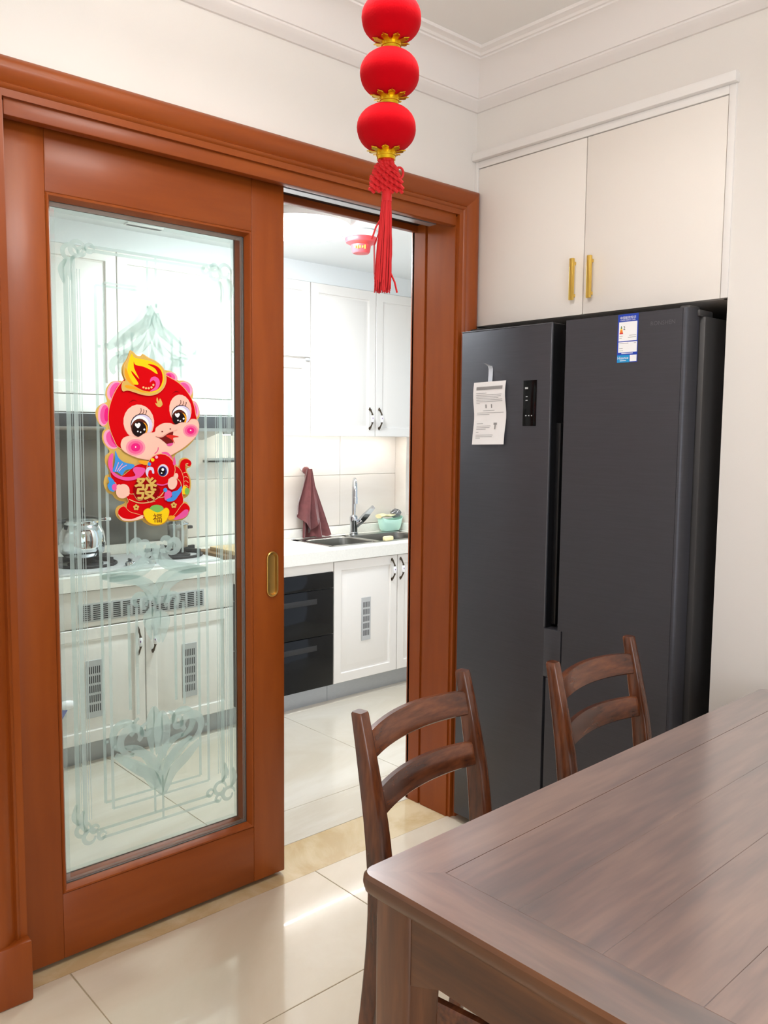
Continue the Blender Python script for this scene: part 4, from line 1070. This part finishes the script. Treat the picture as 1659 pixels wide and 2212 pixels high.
# range hood
HY = 1.40
hd = thing('range_hood', (-0.60, 1.62, 1.40), 'wide range hood with a dark glass band over the hob', 'range hood')
b = MB(); b.rbox(-1.09, -0.05, HY + .01, KY - .01, 1.425, 1.475, .004); b.build('body', 'hooblt', hd)
b = MB(); b.rbox(-1.09, -0.05, HY, HY + .012, 1.418, 1.472, .003); b.build('glass_band', 'hood', hd)
b = MB(); b.rbox(-1.09, -0.05, HY - .004, HY + .06, 1.402, 1.419, .003); b.build('drip_rail', 'steel', hd)
b = MB(); b.prism([(HY + .06, 1.425), (KY - .01, 1.425), (KY - .01, 1.36), (KY - .10, 1.36)], 'x', -1.05, -0.09); b.build('filter_hopper', 'steel', hd)

# wall units
UYF = 1.535
def wall_unit(x0, x1, z0, z1, label):
    t = thing('wall_unit', ((x0 + x1) / 2, 1.68, z0), label, 'cabinet')
    b = MB(); b.box(x0 + .001, x1 - .001, UYF + .018, KY - .009, z0, z1); b.build('carcass', 'cab', t)
    return t
t = wall_unit(0.432, 1.323, 1.400, 2.185, 'white double door wall unit with porcelain handles over the sink')
kdoor(t, 0.435, 0.884, 1.384, 2.183, UYF, 0.842, 1.483)
kdoor(t, 0.888, 1.320, 1.384, 2.183, UYF, 0.912, 1.483)
t = wall_unit(-0.048, 0.430, 1.400, 2.185, 'white wall unit with two lift-up flaps beside the range hood')
kdoor(t, -0.046, 0.428, 1.795, 2.183, UYF); kdoor(t, -0.046, 0.428, 1.384, 1.785, UYF)
b = MB(); b.rbox(.395, .418, UYF - .012, UYF, 1.776, 1.790, .002); b.build('flap_catch', 'vent', t)
t = wall_unit(-1.045, -0.050, 1.480, 2.185, 'white double door wall unit above the range hood')
kdoor(t, -1.043, -0.632, 1.560, 2.183, UYF); kdoor(t, -0.628, -0.052, 1.560, 2.183, UYF)
b = MB(); b.rbox(-1.043, -0.052, UYF - .012, UYF + .018, 1.482, 1.556, .003); b.build('valance', 'cab', t)
t = wall_unit(KXL + .002, -1.047, 1.400, 2.185, 'white single door wall unit in the kitchen corner by the range hood')
kdoor(t, KXL + .006, -1.049, 1.402, 2.183, UYF)
b = MB(); b.box(KXL, KXR, UYF + .012, KY, 2.186, ZK); struct(b.build('trim_4', 'kwall'), 'pale boxed-in bulkhead above the wall units')
# led strip
b = MB(); b.rbox(0.0, 1.28, KY - .16, KY - .145, 1.388, 1.3995, .002); ls = tag(b.build('led_strip', 'alu'), 'thin lit LED strip under the wall units', 'light')
b = MB(); b.box(0.005, 1.275, KY - .159, KY - .146, 1.386, 1.3882); b.build('diffuser', 'led', ls)
# kitchen ceiling lamp
lx, ly = -0.14, 0.85
kl = thing('ceiling_lamp', (lx, ly, ZK), 'bright round flush kitchen ceiling lamp', 'light')
b = MB(); b.lathe([(.21, 0), (.21, -.03), (.20, -.035)], (lx, ly, ZK), 36); b.build('housing', 'btrim', kl)
b = MB(); b.lathe([(.199, -.03), (.199, -.045), (.17, -.058), (.08, -.064), (.01, -.065)], (lx, ly, ZK), 36); b.build('diffuser', 'lampk', kl)
# smoke detector with red cover
dt = on_z(780, 515, ZK - .03)
sd = thing('smoke_detector', (dt.x, dt.y, ZK), 'white smoke detector with a red dust cover on the kitchen ceiling', 'smoke detector')
b = MB(); b.lathe([(.040, 0), (.072, -.002), (.075, -.014), (.074, -.026), (.068, -.032)], (dt.x, dt.y, ZK), 28); b.build('base', 'porc', sd)
b = MB(); b.lathe([(.070, -.028), (.072, -.036), (.066, -.050), (.044, -.060), (.040, -.088), (.035, -.095), (.01, -.096)], (dt.x, dt.y, ZK), 28); dc = b.build('dust_cover', 'detred', sd)
b = MB()
fd = Vector((CAM.x - dt.x, CAM.y - dt.y, 0)).normalized(); fs_ = Vector((-fd.y, fd.x, 0))
for k, (o_, h_) in enumerate(((-.020, .010), (-.011, .016), (-.003, .012), (.006, .010), (.015, .016))):
    p = Vector((dt.x, dt.y, ZK - .074)) + fd * .041 + fs_ * o_ * 1.2; b.rbox(p.x - .0022, p.x + .0022, p.y - .003, p.y + .003, p.z - h_ / 2, p.z + h_ / 2, .0008)
b.build('lettering', 'yellow', dc)
# air slot in the kitchen ceiling
v0, v1 = on_z(262, 484, ZK), on_z(350, 494, ZK)
b = MB(); b.rbox(v0.x, v1.x, 1.395, 1.44, ZK - .008, ZK, .002); b.mat(1).box(v0.x + .004, v1.x - .004, 1.408, 1.428, ZK - .009, ZK - .005)
tag(b.build('air_slot', ['btrim', 'slot']), 'slim air slot in the kitchen ceiling', 'vent')
# bag with blue print
p = on_y(150, 1530, DYF - .03)
bg_ = thing('plastic_bag', (-1.075, DYF - .03, 0.16), 'white plastic bag with blue print hanging at the cabinet front', 'bag')
b = MB(); b.rbox(-1.13, -1.03, DYF - .035, DYF - .004, 0.165, 0.42, .012); b.mat(1)
for r in range(5):
    for k in range(3): b.box(-1.115 + .028 * k, -1.097 + .028 * k, DYF - .0362, DYF - .033, .21 + .036 * r, .232 + .036 * r)
b.build('pouch', ['porc', 'blue'], bg_)
b = MB(); b.sphere((-0.996, DYF - .022, .288), (.040, .016, .020), 12, 8); b.mat(1).prism([(-1.03, .276), (-0.992, .276), (-1.024, .225)], 'y', DYF - .030, DYF - .02); b.build('tag', ['porc', 'blue'], bg_)

# ==================================================================== DINING TABLE
TA = math.radians(1.1)
TL_, TW_ = 1.405, 0.86
tx, ty = -1.508, -1.158     # near left corner of the top in the world
ctr = Vector((tx, ty, 0)) + Matrix.Rotation(TA, 3, 'Z') @ Vector((TL_ / 2, -TW_ / 2, 0))
tb = thing('dining_table', ctr, 'rosewood dining table with a framed plank top', 'table', None, TA)
ZT = 0.75
def rrect(x0, x1, y0, y1, r, z, n=6):
    pts = []
    for cx, cy, a0 in ((x1 - r, y1 - r, 0), (x0 + r, y1 - r, PI / 2), (x0 + r, y0 + r, PI), (x1 - r, y0 + r, 1.5 * PI)):
        for k in range(n + 1): a = a0 + PI / 2 * k / n; pts.append(Vector((cx + r * math.cos(a), cy + r * math.sin(a), z)))
    return pts
hx_, hy_ = TL_ / 2, TW_ / 2
# border frame as four mitred members, planks inside
BW = 0.095
def member(kind):
    """border piece: outline between outer rounded edge and the inner rectangle, swept profile."""
    N = 8; R_ = 0.028
    out = rrect(-hx_, hx_, -hy_, hy_, R_, 0, N)
    corner = [i for i in range(4)]
    per = N + 1
    # sides run from the middle of one corner to the middle of the next
    segs = {'top': (0, 1), 'left': (1, 2), 'bottom': (2, 3), 'right': (3, 4)}
    a, c = segs[kind]
    idx = [(a * per + k) % (4 * per) for k in range(N // 2, per)] + [(c * per + k) % (4 * per) for k in range(0, N // 2 + 1)]
    L = [out[i] for i in idx]
    ix, iy = hx_ - BW, hy_ - BW
    def nrm(p):
        q = Vector((max(-hx_ + R_, min(hx_ - R_, p.x)), max(-hy_ + R_, min(hy_ - R_, p.y)), 0)); d = p - q
        return d.normalized()
    prof = [(0.012, -.034), (0.003, -.026), (0.0, -.014), (0.001, -.005), (0.006, 0.0)]
    rows = []
    for i, p in enumerate(L):
        nn = nrm(p); row = [Vector((p.x, p.y, ZT + dz)) - nn * ins for ins, dz in prof]
        t = i / (len(L) - 1)
        cs = {'top': ((ix, iy), (-ix, iy)), 'left': ((-ix, iy), (-ix, -iy)), 'bottom': ((-ix, -iy), (ix, -iy)), 'right': ((ix, -iy), (ix, iy))}[kind]
        if kind in ('top', 'bottom'): q = Vector((max(-ix, min(ix, p.x)), cs[0][1], 0))
        else: q = Vector((cs[0][0], max(-iy, min(iy, p.y)), 0))
        if i == 0: q = Vector((*cs[0], 0))
        if i == len(L) - 1: q = Vector((*cs[1], 0))
        sh = Vector((0, 0, 0))
        row += [q + Vector((0, 0, ZT)), q + Vector((0, 0, ZT - .022)), q + Vector((0, 0, ZT - .034))]
        rows.append(row)
    b = MB(); b.rings(rows, True, True); return b
for kd, mm in (('top', 'table'), ('left', 'tabley'), ('bottom', 'table'), ('right', 'tabley')):
    o_ = member(kd).build('top_border', [mm, 'apronx' if mm == 'table' else 'aprony'], tb, local=True, smooth=35)
    for f_ in o_.data.polygons:
        if f_.normal.z < 0.93: f_.material_index = 1  # only upward faces carry the painted haze
npl = 5; yy0 = -hy_ + BW; pw = (2 * (hy_ - BW)) / npl
for k in range(npl):
    b = MB(); b.rbox(-hx_ + BW + .0012, hx_ - BW - .0012, yy0 + pw * k + .0001, yy0 + pw * (k + 1) - .0001, ZT - .022, ZT - .0003, .0006, 1)
    b.build('top_plank', 'table', tb, local=True)
# legs and aprons
LW = 0.074; lo = 0.020
for sx in (-1, 1):
    for sy in (-1, 1):
        x0 = sx * (hx_ - lo); x1 = sx * (hx_ - lo - LW); y0_ = sy * (hy_ - lo); y1_ = sy * (hy_ - lo - LW)
        b = MB()
        def sq(z, t):
            r = .010
            xa, xb = min(x0, x0 - sx * LW * t), max(x0, x0 - sx * LW * t); ya, yb = min(y0_, y0_ - sy * LW * t), max(y0_, y0_ - sy * LW * t)
            return rrect(xa, xb, ya, yb, r, z, 3)
        b.rings([sq(0, .72), sq(.25, .84), sq(.5, .96), sq(.60, 1.0), sq(ZT - .034, 1.0)])
        b.build('leg', 'tablez', tb, local=True)
def apron(b, horiz, sgn):
    n = 12; e = (hx_ if horiz else hy_) - lo - LW; T_ = .022; off = ((hy_ if horiz else hx_) - lo - .006) * sgn
    top, bot = [], []
    for k in range(n + 1):
        u = -e + 2 * e * k / n
        dist = (e - abs(u)); cv = .022 * max(0, 1 - dist / .05) ** 2
        bot.append((u, ZT - .125 - cv))
    pts = [(-e, ZT - .033)] + bot + [(e, ZT - .033)]
    b.prism(pts, 'y' if horiz else 'x', off, off - sgn * T_)
for horiz in (True, False):
    for sgn in (1, -1):
        b = MB(); apron(b, horiz, sgn); b.build('apron', 'apronx' if horiz else 'aprony', tb, local=True)

# ==================================================================== CHAIRS
def make_chair():
    t = thing('dining_chair', (0, 0, 0), 'rosewood dining chair', 'chair', 'chairs at the dining table')
    HWD = 0.190
    path = [(0.0, .018, .030, .032), (.24, -.020, .032, .036), (.45, -.044, .034, .046), (.60, -.036, .033, .045), (.745, -.010, .031, .036), (.850, .012, .029, .028)]
    L = catmull([(p[1], p[0]) for p in path], False, 4); Wd = catmull([(p[2], p[3]) for p in path], False, 4)
    for s in (-1, 1):
        b = MB(); rs = []
        for p, w in zip(L, Wd):
            rs.append(rrect(s * HWD - w.x / 2, s * HWD + w.x / 2, p.x - w.y / 2, p.x + w.y / 2, .006, p.y, 3))
        top = rs[-1]; c = sum(top, Vector()) / len(top)
        rs.append([c + (q - c) * .86 + Vector((0, 0, .004)) for q in top])
        b.rings(rs); b.build('rear_post', 'chair', t, local=True)
    def yat(z):
        for a, c in zip(L, L[1:]):
            if a.y <= z <= c.y: return a.x + (c.x - a.x) * (z - a.y) / (c.y - a.y)
        return L[-1].x
    for zc, h, arch in ((.782, .058, .006), (.668, .056, .004)):
        b = MB(); rs = []; n = 16
        for k in range(n + 1):
            u = -1 + 2 * k / n; x = u * (HWD - .006); bow = .032 * (1 - u * u)
            hh_ = h * (.92 + .08 * (1 - u * u)); z = zc + arch * (1 - u * u); th = .0095
            y = yat(zc) + bow - .002
            sl = .010
            prof = [(-th, -hh_ / 2 + .004), (-th + .004, -hh_ / 2), (th - .004, -hh_ / 2), (th, -hh_ / 2 + .004), (th + sl, hh_ / 2 - .004), (th - .004 + sl, hh_ / 2), (-th + .004 + sl, hh_ / 2), (-th + sl, hh_ / 2 - .004)]
            rs.append([Vector((x, y + a - sl / 2, z + c)) for a, c in prof])
        b.rings(rs); b.build('back_rail', 'chairh', t, local=True)
    b = MB(); rs = []
    for z, i in ((.432, .004), (.436, 0), (.456, 0), (.462, .005)):
        rs.append([Vector(p) for p in ((-.190 + i, -.040 - i, z), (-.215 + i, -.440 + i, z), (.215 - i, -.440 + i, z), (.190 - i, -.040 - i, z))])
    b.rings(rs); b.build('seat', 'chairh', t, local=True)
    for s in (-1, 1):
        b = MB(); b.rings([rrect(s * .194 - .014, s * .194 + .014, -.420 - .014, -.420 + .014, .005, 0, 3), rrect(s * .194 - .018, s * .194 + .018, -.417 - .018, -.417 + .018, .006, .433, 3)]); b.build('front_leg', 'chair', t, local=True)
        b = MB(); rs = []
        for y in (-.03, -.415): x = s * (.190 + (.004 if y < -.2 else 0)); rs.append([Vector((x + a, y, .315 + c)) for a, c in ((-.011, -.022), (.011, -.022), (.011, .018), (.007, .022), (-.007, .022), (-.011, .018))])
        b.rings(rs); b.build('side_stretcher', 'chairh', t, local=True)
        b = MB(); rs = []
        for y in (-.045, -.415): x = s * (.188 + (.006 if y < -.2 else 0)); rs.append([Vector((x + a, y, .405 + c)) for a, c in ((-.010, -.028), (.010, -.028), (.010, .028), (-.010, .028))])
        b.rings(rs); b.build('seat_rail', 'chairh', t, local=True)
    for y in (-.046, -.417):
        b = MB(); b.rbox(-.186, .186, y - .010, y + .010, .377, .432, .003); b.build('seat_rail', 'chairh', t, local=True)
    return t
ch1 = make_chair()
ch2 = copy_tree(ch1)
a1 = on_z(777, 1541, .85); a2 = on_z(1000, 1451, .85)
def place(ch, A, B, label):
    m = (A + B) / 2; d = B - A; ang = math.atan2(d.y, d.x)
    ch.rotation_euler = (0, 0, ang); ch['label'] = label
    off = Matrix.Rotation(ang, 3, 'Z') @ Vector((0, .012, 0))
    ch.location = (m.x - off.x, m.y - off.y, 0)
place(ch1, a1, a2, 'rosewood dining chair in front of the kitchen doorway')
a1 = on_z(1196, 1432, .85); a2 = on_z(1357, 1377, .85)
place(ch2, a1, a2, 'rosewood dining chair in front of the refrigerator')

# ==================================================================== LANTERN STRING
T_L = 1.4
def lp(u, v): return CAM + ray(u, v) * T_L
axx = lp(840, 205)
LXp, LYp = axx.x, axx.y
ln = thing('lantern_string', (LXp, LYp, 1.60), 'string of round red velvet lanterns with gold caps and a tassel', 'lantern')
def zat(v, u=840): return CAM.z + ray(u, v).z * ((Vector((LXp, LYp)) - Vector((CAM.x, CAM.y))).length / math.hypot(ray(u, v).x, ray(u, v).y))
rad = 65.0 / F_PX * T_L
centers = []
zb = [zat(278), zat(160), zat(40)]
step = (zb[2] - zb[0]) / 2
for k in range(4): centers.append(zb[0] + step * k)
tilt = [-.0035, 0.001, .003, .004, .004]
for k, zc in enumerate(centers):
    cx = LXp + tilt[k] * .745; cy = LYp - tilt[k] * .667
    b = MB(); prof = []
    n = 14; hgt = rad * .74
    rs = []
    for j in range(n + 1):
        a = PI * (j / n) * .80 + PI * .10
        r = rad * math.sin(a) ** .92; h = -hgt * math.cos(a) / math.cos(PI * .10)
        ring = []
        for i in range(48):
            th = 2 * PI * i / 48; rr_ = r * (1 - .022 * abs(math.cos(8 * th / 2)) ** 6)
            ring.append(Vector((cx + rr_ * math.cos(th), cy + rr_ * math.sin(th), zc + h)))
        rs.append(ring)
    b.rings(rs); body = b.build('lantern', 'lantern', ln)
    zb_ = zc - hgt + .001
    b = MB(); cr = rad * .335
    b.lathe([(cr * .95, .005), (cr, .003), (cr, -.0085), (cr * .93, -.009), (cr * .93, -.0145), (.004, -.015)], (cx, cy, zb_), 24)
    def zs(r_):
        sa = min(1.0, (r_ * cr / rad)) ** (1 / .92); return zc - hgt * math.sqrt(1 - sa * sa) / math.cos(PI * .10) - .0018
    for i in range(8):
        th = 2 * PI * i / 8 + .2 * k; u = Vector((math.cos(th), math.sin(th), 0)); w = Vector((-u.y, u.x, 0)); c = Vector((cx, cy, 0))
        out_ = [c + u * (cr * r_) + w * (cr * w_) + Vector((0, 0, max(zs(r_) + dz, zb_ - .003))) for r_, w_, dz in ((.95, -.30, 0), (1.30, -.30, -.001), (1.55, -.36, -.002), (1.72, -.24, -.003), (1.70, -.12, -.002), (1.95, 0, -.004), (1.70, .12, -.002), (1.72, .24, -.003), (1.55, .36, -.002), (1.30, .30, -.001), (.95, .30, 0))]
        nn_ = len(out_); b.add(out_ + [p + Vector((0, 0, .0012)) for p in out_], [list(range(nn_)), list(reversed(range(nn_, 2 * nn_)))] + [[q, (q + 1) % nn_, nn_ + (q + 1) % nn_, nn_ + q] for q in range(nn_)])
    b.build('cap', 'lgold', body)
ztop = centers[-1] + rad * .8
b = MB(); b.tube([(LXp, LYp, ztop), (LXp, LYp, ZC - .299)], .0018, 6); b.build('cord', 'cord', ln)
# knot
zk1, zk0 = zat(338), zat(412)
cr_ = Vector((.745, -.667, 0)); fw = Vector((.667, .745, 0))
def kp(a, z, d=0): return Vector((LXp, LYp, z)) + cr_ * a + fw * d
px_m = T_L / F_PX
b = MB()
b.tube([kp(-.002, zat(328)), kp(-.002, zat(346))], .0052, 8)
rs_ = random.Random(5)
for j in range(11):
    f = j / 10; z = zk1 + (zk0 - zk1) * (.10 + .9 * f); wd = (8 + 22 * min(1, f * 1.5)) * px_m
    for q in range(-3, 4):
        a = q / 3 * wd - .003 + rs_.uniform(-.0016, .0016); b.tube([kp(a - .004, z + .003, -.004 + .004 * ((q + j) % 2)), kp(a, z, -.007 + .003 * ((q + j) % 2)), kp(a + .004, z - .003, -.004 + .004 * ((q + j) % 2))], .0030, 6)
def loop(a, z, r1, r2, rr):
    b.tube([kp(a + r1 * math.cos(2 * PI * k / 14), z + r2 * math.sin(2 * PI * k / 14), -.003) for k in range(15)], rr, 6, False)
for (u, v, r1, r2) in ((829, 349, 4.5, 5), (846, 350, 4.5, 5), (856, 368, 5, 5), (864, 375, 9, 12), (822, 374, 5, 5), (819, 398, 6, 10), (852, 402, 6, 8), (853, 388, 6, 7)): loop((u - 840) * px_m, zat(v), r1 * px_m, r2 * px_m, .0020)
b.build('knot', 'cord', ln)
# tassel
zt1, zt0 = zat(408), zat(634)
b = MB()
b.lathe([(.004, zat(406) - zt1), (.0085, zat(416) - zt1), (.009, zat(432) - zt1), (.0085, zat(436) - zt1)], tuple(kp(-.002, zt1)), 14)
b.build('tassel_head', 'cord', ln)
b = MB()
for q in range(150):
    a = rs_.uniform(0, 2 * PI); r = math.sqrt(rs_.random()); z0_ = zat(434); z1_ = zt0 + rs_.uniform(0, .022)
    spread = .0135; tx_ = r * math.cos(a); ty_ = r * math.sin(a)
    P_ = []
    for k in range(7):
        f = k / 6; w_ = .0078 + (spread - .0078) * min(1, f * 1.6) + .003 * max(0, f - .75)
        P_.append(kp(-.002 - .005 * f + tx_ * w_ + rs_.uniform(-.0007, .0007), z0_ + (z1_ - z0_) * f, ty_ * w_))
    b.tube(P_, .0011, 4, False)
# loose strands
b.tube([kp(-.010, zat(470)), kp(-.019, zat(490)), kp(-.026, zat(517))], .0016, 5)
b.tube([kp(.006, zat(590)), kp(.013, zat(610)), kp(.017, zat(632))], .0016, 5)
for q in range(3): b.tube([kp(-.014, zat(500)), kp(-.023 + .001 * q, zat(530)), kp(-.022 + .001 * q, zat(590)), kp(-.019 + .002 * q, zat(632))], .0005, 3)
fo = b.build('tassel_fringe', 'cord', ln); fo['kind'] = 'stuff'

# ==================================================================== DINING LAMP (unseen; drum form and drop shaped to light the ceiling)
dlx, dly = LXp, LYp
dl = thing('pendant_lamp', (dlx, dly, ZC), 'unseen round white drum pendant lamp, shaped for its light, holding the lantern string', 'light')
b = MB(); b.lathe([(.07, 0), (.07, -.02), (.02, -.025), (.012, -.03), (.012, -.27)], (dlx, dly, ZC), 24); b.build('stem', 'gold', dl)
b = MB(); b.lathe([(.02, -.262), (.22, -.263), (.245, -.266), (.25, -.272), (.25, -.284), (.24, -.292), (.15, -.297), (.02, -.299)], (dlx, dly, ZC), 40); b.build('shade', 'lampd', dl)
